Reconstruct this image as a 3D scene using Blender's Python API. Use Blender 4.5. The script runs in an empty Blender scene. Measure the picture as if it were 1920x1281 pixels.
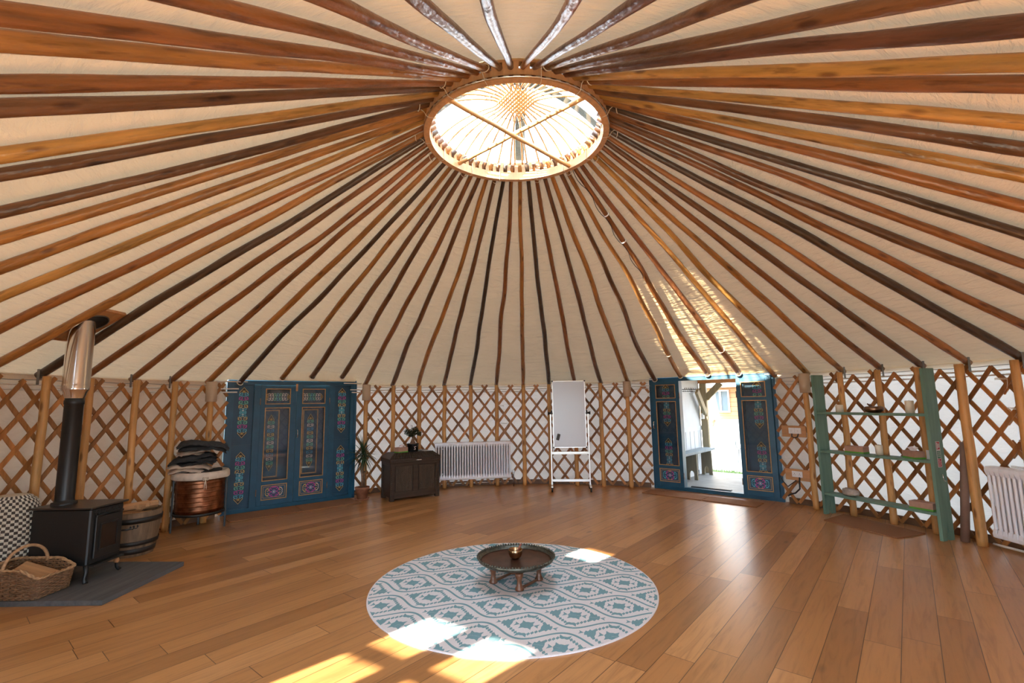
import bpy, math, random
from math import sin, cos, pi, radians as RAD, degrees as DEG, atan2, hypot, sqrt
from mathutils import Vector, Matrix, noise
random.seed(7)
SC = bpy.context.scene
COL = SC.collection

# ------------------------------------------------------------------ mesh builder
class MB:
    def __init__(s):
        s.v = []; s.f = []; s.m = []; s.sm = []
    def add(s, vs, fs, mat=0, smooth=False):
        b = len(s.v); s.v += [tuple(v) for v in vs]
        for f in fs:
            s.f.append(tuple(b + i for i in f)); s.m.append(mat); s.sm.append(smooth)
        return s
    def box(s, c, d, mat=0, M=None, bev=0.0):
        x, y, z = d[0]/2, d[1]/2, d[2]/2
        if bev > 0:
            b = min(bev, x*.9, y*.9, z*.9)
            vs = []; idx = {}
            for sx in (-1, 1):
                for sy in (-1, 1):
                    for sz in (-1, 1):
                        for k, p in enumerate(((x-b, y-b, z), (x-b, y, z-b), (x, y-b, z-b))):
                            idx[(sx, sy, sz, k)] = len(vs); vs.append((sx*p[0], sy*p[1], sz*p[2]))
            I = idx; fs = []
            for sg in (-1, 1):
                q = [(-1, -1), (1, -1), (1, 1), (-1, 1)]
                fs.append([I[(a, b2, sg, 0)] for a, b2 in q][::sg])
                fs.append([I[(a, sg, b2, 1)] for a, b2 in q][::-sg])
                fs.append([I[(sg, a, b2, 2)] for a, b2 in q][::sg])
            for a in (-1, 1):
                for b2 in (-1, 1):
                    w = a*b2
                    fs.append([I[(-1, a, b2, 0)], I[(1, a, b2, 0)], I[(1, a, b2, 1)], I[(-1, a, b2, 1)]][::w])
                    fs.append([I[(a, -1, b2, 0)], I[(a, -1, b2, 2)], I[(a, 1, b2, 2)], I[(a, 1, b2, 0)]][::w])
                    fs.append([I[(a, b2, -1, 1)], I[(a, b2, 1, 1)], I[(a, b2, 1, 2)], I[(a, b2, -1, 2)]][::w])
                    for c2 in (-1, 1):
                        fs.append([I[(a, b2, c2, 0)], I[(a, b2, c2, 1)], I[(a, b2, c2, 2)]][::-a*b2*c2])
        else:
            vs = [(sx*x, sy*y, sz*z) for sz in (-1, 1) for sy in (-1, 1) for sx in (-1, 1)]
            fs = [(0, 2, 3, 1), (4, 5, 7, 6), (0, 1, 5, 4), (2, 6, 7, 3), (0, 4, 6, 2), (1, 3, 7, 5)]
        c = Vector(c)
        vs = [(M @ Vector(v) if M is not None else Vector(v)) + c for v in vs]
        return s.add(vs, fs, mat)
    def span(s, a, b, mat=0, bev=0.0):     # box from corner to corner
        return s.box([(a[i]+b[i])/2 for i in range(3)], [abs(b[i]-a[i]) for i in range(3)], mat, None, bev)
    def tube(s, pts, r, n=8, mat=0, caps=True, smooth=True, closed=False, squash=None):
        P = [Vector(p) for p in pts]; m = len(P)
        R = r if isinstance(r, (list, tuple)) else [r]*m
        T = []
        for i in range(m):
            if closed: t = P[(i+1) % m] - P[i-1]
            else: t = P[min(i+1, m-1)] - P[max(i-1, 0)]
            T.append(t.normalized() if t.length > 1e-9 else Vector((0, 0, 1)))
        up = Vector((0, 0, 1)) if abs(T[0].z) < .9 else Vector((1, 0, 0))
        N = (up - T[0]*up.dot(T[0])).normalized()
        vs = []
        for i in range(m):
            N = N - T[i]*N.dot(T[i])
            N = N.normalized() if N.length > 1e-6 else T[i].orthogonal().normalized()
            B = T[i].cross(N)
            for k in range(n):
                a = 2*pi*k/n
                ca, sa = cos(a)*R[i], sin(a)*R[i]
                if squash: ca *= squash
                vs.append(P[i] + N*ca + B*sa)
        fs = []
        for i in range(m if closed else m-1):
            j = (i+1) % m
            for k in range(n):
                l = (k+1) % n
                fs.append((i*n+k, i*n+l, j*n+l, j*n+k))
        s.add(vs, fs, mat, smooth)
        if caps and not closed:
            b = len(s.v) - len(vs)
            s.f.append(tuple(b+k for k in range(n))[::-1]); s.m.append(mat); s.sm.append(False)
            s.f.append(tuple(b+(m-1)*n+k for k in range(n))); s.m.append(mat); s.sm.append(False)
        return s
    def lathe(s, prof, c=(0, 0, 0), n=32, mat=0, smooth=True, wob=None, cap=False):
        vs = []; m = len(prof)
        for r, z in prof:
            for k in range(n):
                a = 2*pi*k/n
                rr = r*(wob(a, z) if wob else 1)
                vs.append((c[0]+rr*cos(a), c[1]+rr*sin(a), c[2]+z))
        fs = []
        for i in range(m-1):
            for k in range(n):
                l = (k+1) % n
                fs.append((i*n+k, i*n+l, (i+1)*n+l, (i+1)*n+k))
        s.add(vs, fs, mat, smooth)
        b = len(s.v) - len(vs)
        if cap and prof[0][0] > 1e-5: s.f.append(tuple(b+k for k in range(n))[::-1]); s.m.append(mat); s.sm.append(False)
        if cap and prof[-1][0] > 1e-5: s.f.append(tuple(b+(m-1)*n+k for k in range(n))); s.m.append(mat); s.sm.append(False)
        return s
    def prism(s, poly, z0, z1, mat=0, ax='z'):
        n = len(poly)
        def P(p, z): return (p[0], p[1], z) if ax == 'z' else ((p[0], z, p[1]) if ax == 'y' else (z, p[0], p[1]))
        vs = [P(p, z0) for p in poly] + [P(p, z1) for p in poly]
        fs = [tuple(range(n))[::-1], tuple(range(n, 2*n))] + [(i, (i+1) % n, n+(i+1) % n, n+i) for i in range(n)]
        return s.add(vs, fs, mat)
    def ribbon(s, pts, w, y, mat=0):         # flat painted stroke in the XZ plane at depth y, facing -Y
        m = len(pts); L = []; 
        for i in range(m):
            a = pts[max(i-1, 0)]; b = pts[min(i+1, m-1)]
            dx, dz = b[0]-a[0], b[1]-a[1]; l = hypot(dx, dz) or 1
            nx, nz = -dz/l*w/2, dx/l*w/2
            L += [(pts[i][0]+nx, y, pts[i][1]+nz), (pts[i][0]-nx, y, pts[i][1]-nz)]
        return s.add(L, [(2*i, 2*i+1, 2*i+3, 2*i+2) for i in range(m-1)], mat)
    def xf(s, M):
        s.v = [tuple(M @ Vector(v)) for v in s.v]; return s
    def build(s, name, mats, parent=None, loc=(0, 0, 0), rot=(0, 0, 0)):
        me = bpy.data.meshes.new(name); me.from_pydata(s.v, [], s.f)
        for m in (mats if isinstance(mats, (list, tuple)) else [mats]): me.materials.append(m)
        me.polygons.foreach_set('material_index', s.m)
        me.polygons.foreach_set('use_smooth', s.sm)
        me.update()
        o = bpy.data.objects.new(name, me); COL.objects.link(o)
        o.location = loc; o.rotation_euler = rot
        if parent: o.parent = parent
        return o

def tag(o, label=None, cat=None, group=None, kind=None):
    if label: o['label'] = label
    if cat: o['category'] = cat
    if group: o['group'] = group
    if kind: o['kind'] = kind
    return o
def empty(name, loc=(0, 0, 0), rz=0.0):
    o = bpy.data.objects.new(name, None); COL.objects.link(o)
    o.location = loc; o.rotation_euler = (0, 0, rz); o.empty_display_size = .1
    return o
def thing(name, label, cat, loc=(0, 0, 0), rz=0.0, group=None):
    return tag(empty(name, loc, rz), label, cat, group)
def pol(az, r, z=0.0):
    return Vector((r*sin(RAD(az)), r*cos(RAD(az)), z))

# ------------------------------------------------------------------ materials
def mat(name):
    m = bpy.data.materials.new(name); m.use_nodes = True
    nt = m.node_tree; b = nt.nodes['Principled BSDF']
    return m, nt, b
def nd(nt, t, **kw):
    n = nt.nodes.new(t)
    for k, v in kw.items():
        if k.startswith('i_'):
            n.inputs[int(k[2:]) if k[2:].isdigit() else k[2:].replace('_', ' ')].default_value = v
        else: setattr(n, k, v)
    return n
def lk(nt, a, b): nt.links.new(a, b)
def ramp(nt, fac, stops):
    r = nd(nt, 'ShaderNodeValToRGB'); e = r.color_ramp.elements
    while len(e) < len(stops): e.new(.5)
    for k, (p, c) in enumerate(stops):
        e[k].position = p; e[k].color = (*c, 1) if len(c) == 3 else c
    lk(nt, fac, r.inputs[0]); return r.outputs[0]
def math_(nt, op, a, b=None, c=None):
    n = nd(nt, 'ShaderNodeMath', operation=op)
    for k, v in enumerate((a, b, c)):
        if v is None: continue
        if isinstance(v, (int, float)): n.inputs[k].default_value = v
        else: lk(nt, v, n.inputs[k])
    return n.outputs[0]
def mixc(nt, fac, a, b, typ='MIX'):
    n = nd(nt, 'ShaderNodeMix', data_type='RGBA', blend_type=typ)
    for k, v in ((0, fac), (6, a), (7, b)):
        if isinstance(v, (int, float)): n.inputs[k].default_value = v
        elif isinstance(v, tuple): n.inputs[k].default_value = (*v, 1) if len(v) == 3 else v
        else: lk(nt, v, n.inputs[k])
    return n.outputs[2]
def bump(nt, b, h, strength=.3, dist=.01):
    n = nd(nt, 'ShaderNodeBump'); n.inputs['Strength'].default_value = strength; n.inputs['Distance'].default_value = dist
    lk(nt, h, n.inputs['Height']); lk(nt, n.outputs[0], b.inputs['Normal'])

def plain(name, c, rough=.6, metal=0.0, nscale=0, var=.15, spec=None, bmp=0.0):
    m, nt, b = mat(name)
    b.inputs['Roughness'].default_value = rough; b.inputs['Metallic'].default_value = metal
    if spec is not None: b.inputs['Specular IOR Level'].default_value = spec
    if nscale:
        tc = nd(nt, 'ShaderNodeTexCoord'); no = nd(nt, 'ShaderNodeTexNoise', i_Scale=nscale, i_Detail=5.0)
        lk(nt, tc.outputs['Object'], no.inputs['Vector'])
        col = ramp(nt, no.outputs[0], [(.3, tuple(x*(1-var) for x in c)), (.7, tuple(min(1, x*(1+var)) for x in c))])
        lk(nt, col, b.inputs['Base Color'])
        if bmp: bump(nt, b, no.outputs[0], bmp, .01)
    else: b.inputs['Base Color'].default_value = (*c, 1)
    return m

def wood(name, c=None, axis=0, scale=1.0, rough=.4, knots=True, var=.45, spec=.5, objcol=False, island=False, bmp=.25, coat=0.0):
    """wood with the grain along a local axis; the tint is c or the object's own colour"""
    m, nt, b = mat(name)
    tc = nd(nt, 'ShaderNodeTexCoord'); oi = nd(nt, 'ShaderNodeObjectInfo')
    off = nd(nt, 'ShaderNodeVectorMath', operation='SCALE'); off.inputs[0].default_value = (13.7, 9.1, 5.3)
    if island:
        ge = nd(nt, 'ShaderNodeNewGeometry'); lk(nt, ge.outputs['Random Per Island'], off.inputs['Scale'])
    else: lk(nt, oi.outputs['Random'], off.inputs['Scale'])
    ad = nd(nt, 'ShaderNodeVectorMath', operation='ADD'); lk(nt, tc.outputs['Object'], ad.inputs[0]); lk(nt, off.outputs[0], ad.inputs[1])
    def mapped(al, cr):
        mp = nd(nt, 'ShaderNodeMapping'); sc = [cr]*3; sc[axis] = al
        mp.inputs['Scale'].default_value = sc; lk(nt, ad.outputs[0], mp.inputs['Vector']); return mp.outputs[0]
    n1 = nd(nt, 'ShaderNodeTexNoise', i_Scale=1.0*scale, i_Detail=6.0, i_Roughness=.6); lk(nt, mapped(2.2, 26), n1.inputs['Vector'])
    n2 = nd(nt, 'ShaderNodeTexNoise', i_Scale=1.0*scale, i_Detail=3.0); lk(nt, mapped(1.2, 4), n2.inputs['Vector'])
    f = math_(nt, 'ADD', math_(nt, 'MULTIPLY', n1.outputs[0], .6), math_(nt, 'MULTIPLY', n2.outputs[0], .4))
    lo, hi = 1-var, 1+var*.8
    val = ramp(nt, f, [(.33, (lo*.9, lo, lo)), (.66, (hi, hi, hi*.95))])
    base = oi.outputs['Color'] if objcol else (c if c else (.4, .2, .08))
    col = mixc(nt, 1.0, base if not isinstance(base, tuple) else base, val, 'MULTIPLY')
    if island:
        rv = ramp(nt, ge.outputs['Random Per Island'], [(0, (.55, .5, .46)), (.5, (1, 1, 1)), (1, (1.25, 1.2, 1.1))])
        col = mixc(nt, 1.0, col, rv, 'MULTIPLY')
    if knots:
        vo = nd(nt, 'ShaderNodeTexVoronoi', i_Scale=1.0); lk(nt, mapped(3.2, 11), vo.inputs['Vector'])
        kf = ramp(nt, vo.outputs['Distance'], [(.10, (1, 1, 1)), (.22, (0, 0, 0))])
        col = mixc(nt, math_(nt, 'MULTIPLY', kf, .8), col, mixc(nt, 1.0, col, (.28, .2, .17), 'MULTIPLY'))
    if objcol or knots:                                    # dark flecks and checks along the grain
        n3 = nd(nt, 'ShaderNodeTexNoise', i_Scale=1.0, i_Detail=4.0, i_Roughness=.55); lk(nt, mapped(4.5, 34), n3.inputs['Vector'])
        ff = ramp(nt, n3.outputs[0], [(.56, (0, 0, 0)), (.66, (1, 1, 1))])
        col = mixc(nt, math_(nt, 'MULTIPLY', ff, .55 if objcol else .25), col, mixc(nt, 1.0, col, (.34, .27, .24), 'MULTIPLY'))
    lk(nt, col, b.inputs['Base Color'])
    b.inputs['Roughness'].default_value = rough; b.inputs['Specular IOR Level'].default_value = spec
    if coat: b.inputs['Coat Weight'].default_value = coat; b.inputs['Coat Roughness'].default_value = .15
    if objcol:                                             # knobbly, hand-peeled surface
        n4 = nd(nt, 'ShaderNodeTexNoise', i_Scale=1.0, i_Detail=3.0); lk(nt, mapped(9, 20), n4.inputs['Vector'])
        bump(nt, b, math_(nt, 'ADD', math_(nt, 'MULTIPLY', f, .5), n4.outputs[0]), bmp, .014)
    else: bump(nt, b, f, bmp, .006)
    return m

M = {}
M['pole'] = wood('varnished_pole', axis=0, objcol=True, rough=.30, var=.5, bmp=.8)
M['post'] = wood('peeled_pine_post', (.62, .305, .10), axis=2, rough=.5, var=.25)
M['lath'] = wood('lattice_lath', (.40, .165, .05), axis=2, scale=.7, rough=.5, knots=False, island=True)
M['ringwood'] = wood('crown_wood', (.62, .33, .16), axis=2, rough=.4, knots=False, var=.25)
M['stick'] = wood('bent_stick', (.62, .36, .16), axis=2, rough=.45, knots=False, var=.25)
M['blue'] = plain('blue_door_paint', (.012, .078, .138), .38, nscale=6, var=.18)
M['blue2'] = plain('blue_panel_paint', (.0095, .060, .108), .42, nscale=6, var=.18)
M['gold'] = plain('gold_line_paint', (.48, .27, .10), .45, nscale=30)
for k, c in dict(p_gold=(.62, .42, .12), p_cyan=(.10, .45, .62), p_mag=(.52, .06, .33), p_green=(.16, .52, .36), p_white=(.72, .62, .58), p_dark=(.012, .012, .014), p_blue=(.05, .30, .55)).items():
    M[k] = plain('ornament_'+k[2:], c, .5)
PAINTS = [M[k] for k in ('p_gold', 'p_cyan', 'p_mag', 'p_green', 'p_white', 'p_dark', 'p_blue')]
M['steel'] = plain('polished_steel', (.78, .74, .70), .16, 1.0)
M['zinc'] = plain('zinc_bracket', (.22, .22, .225), .45, .8)
M['black'] = plain('black_stove_paint', (.007, .008, .009), .42, nscale=40, var=.2)
M['stovetop'] = plain('stove_top_plate', (.022, .018, .016), .3, nscale=12, var=.3)
M['iron'] = plain('black_iron', (.012, .012, .012), .5)
M['glassdark'] = plain('dark_stove_glass', (.012, .008, .007), .12)
M['slate'] = wood('grey_slate', (.085, .085, .09), axis=1, scale=.8, rough=.7, knots=False, var=.45, bmp=.5)
M['white'] = plain('white_enamel', (.74, .74, .74), .3)
M['radwhite'] = plain('radiator_enamel', (.84, .86, .90), .28)
M['tubewhite'] = plain('white_tube', (.74, .70, .64), .45)
M['alu'] = plain('brushed_aluminium', (.72, .70, .66), .35, .7)
M['board'] = plain('whiteboard_face', (.60, .63, .68), .25)
M['cord'] = plain('white_cord', (.72, .64, .52), .8)
M['terra'] = plain('terracotta', (.36, .15, .08), .75, nscale=14, var=.3)
M['soil'] = plain('soil', (.03, .02, .015), .95, nscale=60, var=.5)
M['leaf'] = plain('dark_leaf', (.018, .055, .022), .42, nscale=8, var=.4)
M['bleaf'] = plain('bonsai_leaf', (.012, .045, .016), .5, nscale=20, var=.5)
M['bark'] = plain('plant_bark', (.22, .13, .08), .85, nscale=30, var=.4, bmp=.4)
M['glaze'] = plain('dark_glazed_pot', (.012, .014, .016), .2)
M['chest'] = wood('carved_dark_wood', (.040, .024, .016), axis=0, rough=.45, knots=False, var=.5)
M['chest2'] = wood('carved_panel_wood', (.062, .038, .024), axis=2, rough=.5, knots=False, var=.5)
M['green'] = wood('sage_green_paint', (.15, .26, .205), axis=2, rough=.55, knots=False, var=.18)
M['cardb'] = plain('kraft_card', (.42, .24, .17), .7, nscale=20, var=.1)
M['greenstripe'] = plain('green_stripe', (.10, .34, .04), .6)
M['tissue'] = plain('white_tissue', (.82, .80, .80), .8)
M['wax'] = plain('cream_candle_wax', (.78, .70, .55), .45)
M['bronze'] = plain('dark_bronze', (.20, .12, .075), .3, .9, nscale=20, var=.4)
M['brassbowl'] = plain('singing_bowl_brass', (.40, .27, .15), .25, 1.0, nscale=25, var=.3)
M['copper'] = plain('worn_copper', (.25, .10, .05), .40, 1.0, nscale=14, var=.45)
M['cloth'] = plain('cream_cotton', (.62, .52, .42), .9, nscale=18, var=.1, bmp=.2)
M['cloth2'] = plain('beige_cotton', (.55, .44, .34), .9, nscale=18, var=.12, bmp=.2)
M['darkcloth'] = plain('charcoal_blanket', (.032, .034, .037), .95, nscale=40, var=.3, bmp=.3)
M['barrelwood'] = wood('weathered_barrel_oak', (.20, .125, .075), axis=2, rough=.7, knots=False, var=.5)
M['log'] = wood('split_log', (.46, .25, .12), axis=0, rough=.75, knots=False, var=.4)
M['wicker'] = plain('wicker', (.20, .105, .05), .6, nscale=40, var=.4)
M['wicker2'] = plain('pale_wicker', (.40, .24, .12), .6, nscale=40, var=.3)
M['kwhite'] = plain('pouf_cream_yarn', (.62, .58, .48), .9)
M['kdark'] = plain('pouf_brown_yarn', (.055, .045, .038), .9)
M['coir'] = plain('coir_mat', (.30, .135, .06), .95, nscale=160, var=.4, bmp=.6)
M['ply'] = wood('plywood_board', (.52, .26, .12), axis=0, rough=.55, knots=False, var=.2)
M['cable'] = plain('black_cable', (.012, .012, .014), .5)
M['plastic'] = plain('white_socket_plastic', (.78, .78, .78), .35)
M['stone'] = plain('pale_rough_stone', (.42, .36, .31), .85, nscale=12, var=.35, bmp=.6)
M['tubecard'] = plain('brown_cardboard_tube', (.25, .15, .105), .7, nscale=8, var=.1)
M['red'] = plain('sign_red', (.42, .012, .03), .45)
M['sgreen'] = plain('sign_green', (.01, .16, .07), .45)
M['white2'] = plain('sign_white', (.7, .68, .66), .5)
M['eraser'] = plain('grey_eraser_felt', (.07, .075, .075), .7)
M['skirt'] = plain('dark_brown_board', (.14, .07, .035), .6, nscale=10, var=.2)
M['tray'] = plain('dark_patinated_copper', (.115, .058, .04), .32, .75, nscale=9, var=.35)
M['trayrim'] = plain('verdigris_rim', (.085, .085, .068), .38, .7, nscale=40, var=.5)
M['stand'] = wood('carved_stand_wood', (.13, .052, .026), axis=2, rough=.4, knots=False, var=.3)
M['mallet'] = plain('red_felt_mallet', (.28, .09, .06), .7)
M['webbing'] = plain('dark_webbing_strap', (.045, .05, .05), .8, nscale=60, var=.4)
M['wickersleeve'] = plain('woven_cane_sleeve', (.62, .47, .33), .6)
M['greywood'] = wood('grey_weathered_deck', (.34, .33, .31), axis=0, rough=.7, knots=False, var=.3)
M['benchwood'] = wood('grey_bench_board', (.20, .23, .26), axis=0, rough=.65, knots=False, var=.25)
M['benchleg'] = wood('brown_bench_leg', (.16, .13, .09), axis=2, rough=.65, knots=False, var=.25)
M['porchpost'] = wood('porch_post', (.27, .21, .13), axis=2, rough=.6, knots=False, var=.25)
M['beam'] = wood('red_brown_beam', (.50, .22, .09), axis=0, rough=.6, knots=False, var=.25)
M['panelwhite'] = plain('pale_porch_board', (.50, .53, .56), .6, nscale=3, var=.06)
M['render'] = plain('white_render', (.78, .74, .68), .8, nscale=3, var=.05)
M['ground'] = plain('bare_ground', (.30, .27, .20), .95, nscale=3, var=.3)
M['grass'] = plain('short_grass', (.13, .22, .05), .8, nscale=20, var=.4)
M['winglass'] = plain('cabin_window_glass', (.12, .16, .19), .1)

def canvas_mat(name, CANVAS_A, CANVAS_B, CANVAS_T, tint):
    """cream cotton: fine wrinkles round the tent, a little daylight passing through"""
    m, nt, b = mat(name)
    tc = nd(nt, 'ShaderNodeTexCoord'); sp = nd(nt, 'ShaderNodeSeparateXYZ'); lk(nt, tc.outputs['Object'], sp.inputs[0])
    rad = math_(nt, 'SQRT', math_(nt, 'ADD', math_(nt, 'MULTIPLY', sp.outputs[0], sp.outputs[0]), math_(nt, 'MULTIPLY', sp.outputs[1], sp.outputs[1])))
    dn = nd(nt, 'ShaderNodeVectorMath', operation='NORMALIZE')
    cx = nd(nt, 'ShaderNodeCombineXYZ'); lk(nt, sp.outputs[0], cx.inputs[0]); lk(nt, sp.outputs[1], cx.inputs[1])
    lk(nt, cx.outputs[0], dn.inputs[0])
    s2 = nd(nt, 'ShaderNodeSeparateXYZ'); lk(nt, dn.outputs[0], s2.inputs[0])
    c3 = nd(nt, 'ShaderNodeCombineXYZ')
    lk(nt, math_(nt, 'MULTIPLY', s2.outputs[0], 7.0), c3.inputs[0]); lk(nt, math_(nt, 'MULTIPLY', s2.outputs[1], 7.0), c3.inputs[1])
    lk(nt, math_(nt, 'ADD', math_(nt, 'MULTIPLY', rad, 10.5), math_(nt, 'MULTIPLY', sp.outputs[2], 3.0)), c3.inputs[2])
    n1 = nd(nt, 'ShaderNodeTexNoise', i_Scale=1.6, i_Detail=4.0, i_Roughness=.55, i_Distortion=.5); lk(nt, c3.outputs[0], n1.inputs['Vector'])
    n2 = nd(nt, 'ShaderNodeTexNoise', i_Scale=2.0, i_Detail=3.0); lk(nt, tc.outputs['Object'], n2.inputs['Vector'])
    col = ramp(nt, n2.outputs[0], [(.3, CANVAS_A), (.7, CANVAS_B)])
    lk(nt, col, b.inputs['Base Color']); b.inputs['Roughness'].default_value = .75; b.inputs['Specular IOR Level'].default_value = .25
    bn = nd(nt, 'ShaderNodeBump'); bn.inputs['Strength'].default_value = .9; bn.inputs['Distance'].default_value = .055
    lk(nt, n1.outputs[0], bn.inputs['Height']); lk(nt, bn.outputs[0], b.inputs['Normal'])
    tr = nd(nt, 'ShaderNodeBsdfTranslucent'); tr.inputs['Color'].default_value = (*tint, 1)
    mx = nd(nt, 'ShaderNodeMixShader'); mx.inputs[0].default_value = CANVAS_T
    lk(nt, b.outputs[0], mx.inputs[1]); lk(nt, tr.outputs[0], mx.inputs[2])
    lk(nt, mx.outputs[0], nt.nodes['Material Output'].inputs['Surface'])
    return m
M['canvas'] = canvas_mat('cream_roof_canvas', (.66, .485, .265), (.72, .535, .305), .014, (.95, .78, .56))
M['wall_left'] = canvas_mat('wall_canvas_shaded', (.62, .48, .36), (.68, .53, .40), .006, (.95, .85, .70))  # same wall canvas toned darker, for the dimmer daylight on this side
M['wall_back'] = canvas_mat('wall_canvas', (.66, .55, .45), (.72, .61, .50), .032, (.95, .92, .88))  # same wall canvas in a middle tone, the back wall's daylight in its colour
M['wall_right'] = canvas_mat('wall_canvas_daylit', (.70, .63, .54), (.76, .69, .60), .062, (.95, .95, .93))  # same wall canvas, paler and more see-through to paint in stronger daylight
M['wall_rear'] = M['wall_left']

def glass_mat(name, tint, gl=.12, rough=.02):
    m, nt, b = mat(name)
    t = nd(nt, 'ShaderNodeBsdfTransparent'); t.inputs[0].default_value = (*tint, 1)
    g = nd(nt, 'ShaderNodeBsdfGlossy'); g.inputs['Roughness'].default_value = rough
    fr = nd(nt, 'ShaderNodeFresnel'); fr.inputs[0].default_value = 1.45
    mx = nd(nt, 'ShaderNodeMixShader'); lk(nt, math_(nt, 'MINIMUM', fr.outputs[0], gl*3), mx.inputs[0])
    lk(nt, t.outputs[0], mx.inputs[1]); lk(nt, g.outputs[0], mx.inputs[2])
    lk(nt, mx.outputs[0], nt.nodes['Material Output'].inputs['Surface'])
    return m
M['glass'] = glass_mat('clear_glass', (.94, .95, .95))
M['dome'] = glass_mat('clear_dome_sheet', (.93, .95, .95), gl=.05)

def floor_mat():
    m, nt, b = mat('oak_floor_planks')
    tc = nd(nt, 'ShaderNodeTexCoord'); mp = nd(nt, 'ShaderNodeMapping'); mp.inputs['Rotation'].default_value = (0, 0, -RAD(51.5))
    lk(nt, tc.outputs['Object'], mp.inputs['Vector'])
    sp = nd(nt, 'ShaderNodeSeparateXYZ'); lk(nt, mp.outputs[0], sp.inputs[0])
    v = math_(nt, 'DIVIDE', math_(nt, 'ADD', sp.outputs[1], 20.03), .19)
    row = math_(nt, 'FLOOR', v); fv = math_(nt, 'FRACT', v)
    wn = nd(nt, 'ShaderNodeTexWhiteNoise', noise_dimensions='1D'); lk(nt, row, wn.inputs['W'])
    u = math_(nt, 'DIVIDE', math_(nt, 'ADD', sp.outputs[0], math_(nt, 'ADD', 30.0, math_(nt, 'MULTIPLY', wn.outputs[0], 5.0))), 1.75)
    pl = math_(nt, 'FLOOR', u); fu = math_(nt, 'FRACT', u)
    cb = nd(nt, 'ShaderNodeCombineXYZ'); lk(nt, row, cb.inputs[0]); lk(nt, pl, cb.inputs[1])
    w2 = nd(nt, 'ShaderNodeTexWhiteNoise', noise_dimensions='3D'); lk(nt, cb.outputs[0], w2.inputs['Vector'])
    base = ramp(nt, w2.outputs['Value'], [(0, (.335, .148, .048)), (.3, (.435, .202, .068)), (.7, (.495, .238, .083)), (1, (.58, .30, .12))])
    # grain: stretched along the plank and shifted from plank to plank
    sh = nd(nt, 'ShaderNodeCombineXYZ')
    lk(nt, math_(nt, 'ADD', math_(nt, 'MULTIPLY', sp.outputs[0], 1.3), math_(nt, 'MULTIPLY', w2.outputs['Value'], 57.0)), sh.inputs[0])
    lk(nt, math_(nt, 'MULTIPLY', sp.outputs[1], 16.0), sh.inputs[1]); lk(nt, math_(nt, 'MULTIPLY', w2.outputs['Value'], 31.0), sh.inputs[2])
    g = nd(nt, 'ShaderNodeTexNoise', i_Scale=1.5, i_Detail=6.0, i_Roughness=.6, i_Distortion=1.1); lk(nt, sh.outputs[0], g.inputs['Vector'])
    gv = ramp(nt, g.outputs[0], [(.25, (.70, .66, .62)), (.5, (1, 1, 1)), (.8, (1.14, 1.12, 1.1))])
    col = mixc(nt, 1.0, base, gv, 'MULTIPLY')
    kn = nd(nt, 'ShaderNodeTexVoronoi', i_Scale=1.0); ks = nd(nt, 'ShaderNodeMapping'); ks.inputs['Scale'].default_value = (1.1, 3.0, 1); lk(nt, mp.outputs[0], ks.inputs['Vector']); lk(nt, ks.outputs[0], kn.inputs['Vector'])
    kf = ramp(nt, kn.outputs['Distance'], [(.03, (1, 1, 1)), (.09, (0, 0, 0))])
    col = mixc(nt, math_(nt, 'MULTIPLY', kf, .6), col, (.09, .045, .02))
    seam = math_(nt, 'MINIMUM', math_(nt, 'MULTIPLY', math_(nt, 'MINIMUM', fv, math_(nt, 'SUBTRACT', 1.0, fv)), .19),
                 math_(nt, 'MULTIPLY', math_(nt, 'MINIMUM', fu, math_(nt, 'SUBTRACT', 1.0, fu)), 1.75))
    sf = math_(nt, 'LESS_THAN', seam, .0022)
    col = mixc(nt, math_(nt, 'MULTIPLY', sf, .9), col, (.05, .022, .01))
    lk(nt, col, b.inputs['Base Color'])
    b.inputs['Roughness'].default_value = .29
    b.inputs['Specular IOR Level'].default_value = .62
    bump(nt, b, math_(nt, 'SUBTRACT', math_(nt, 'MULTIPLY', g.outputs[0], .15), sf), .12, .004)
    return m
M['floor'] = floor_mat()

def boards_mat(name, c, pitch, axis=2, c2=(.15, .07, .03)):
    m, nt, b = mat(name)
    tc = nd(nt, 'ShaderNodeTexCoord'); sp = nd(nt, 'ShaderNodeSeparateXYZ'); lk(nt, tc.outputs['Object'], sp.inputs[0])
    f = math_(nt, 'FRACT', math_(nt, 'DIVIDE', math_(nt, 'ADD', sp.outputs[axis], 50.0), pitch))
    ln = math_(nt, 'LESS_THAN', f, .09)
    no = nd(nt, 'ShaderNodeTexNoise', i_Scale=4.0, i_Detail=5.0); lk(nt, tc.outputs['Object'], no.inputs['Vector'])
    col = ramp(nt, no.outputs[0], [(.3, tuple(x*.8 for x in c)), (.7, tuple(x*1.2 for x in c))])
    lk(nt, mixc(nt, ln, col, c2), b.inputs['Base Color']); b.inputs['Roughness'].default_value = .6
    return m
M['cabinwood'] = boards_mat('orange_timber_cladding', (.52, .26, .11), .11)
M['deckboards'] = boards_mat('grooved_deck_boards', (.24, .24, .235), .06, 1, (.12, .12, .12))
M['porchboards'] = boards_mat('porch_roof_boards', (.42, .30, .19), .12, 0)

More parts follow.
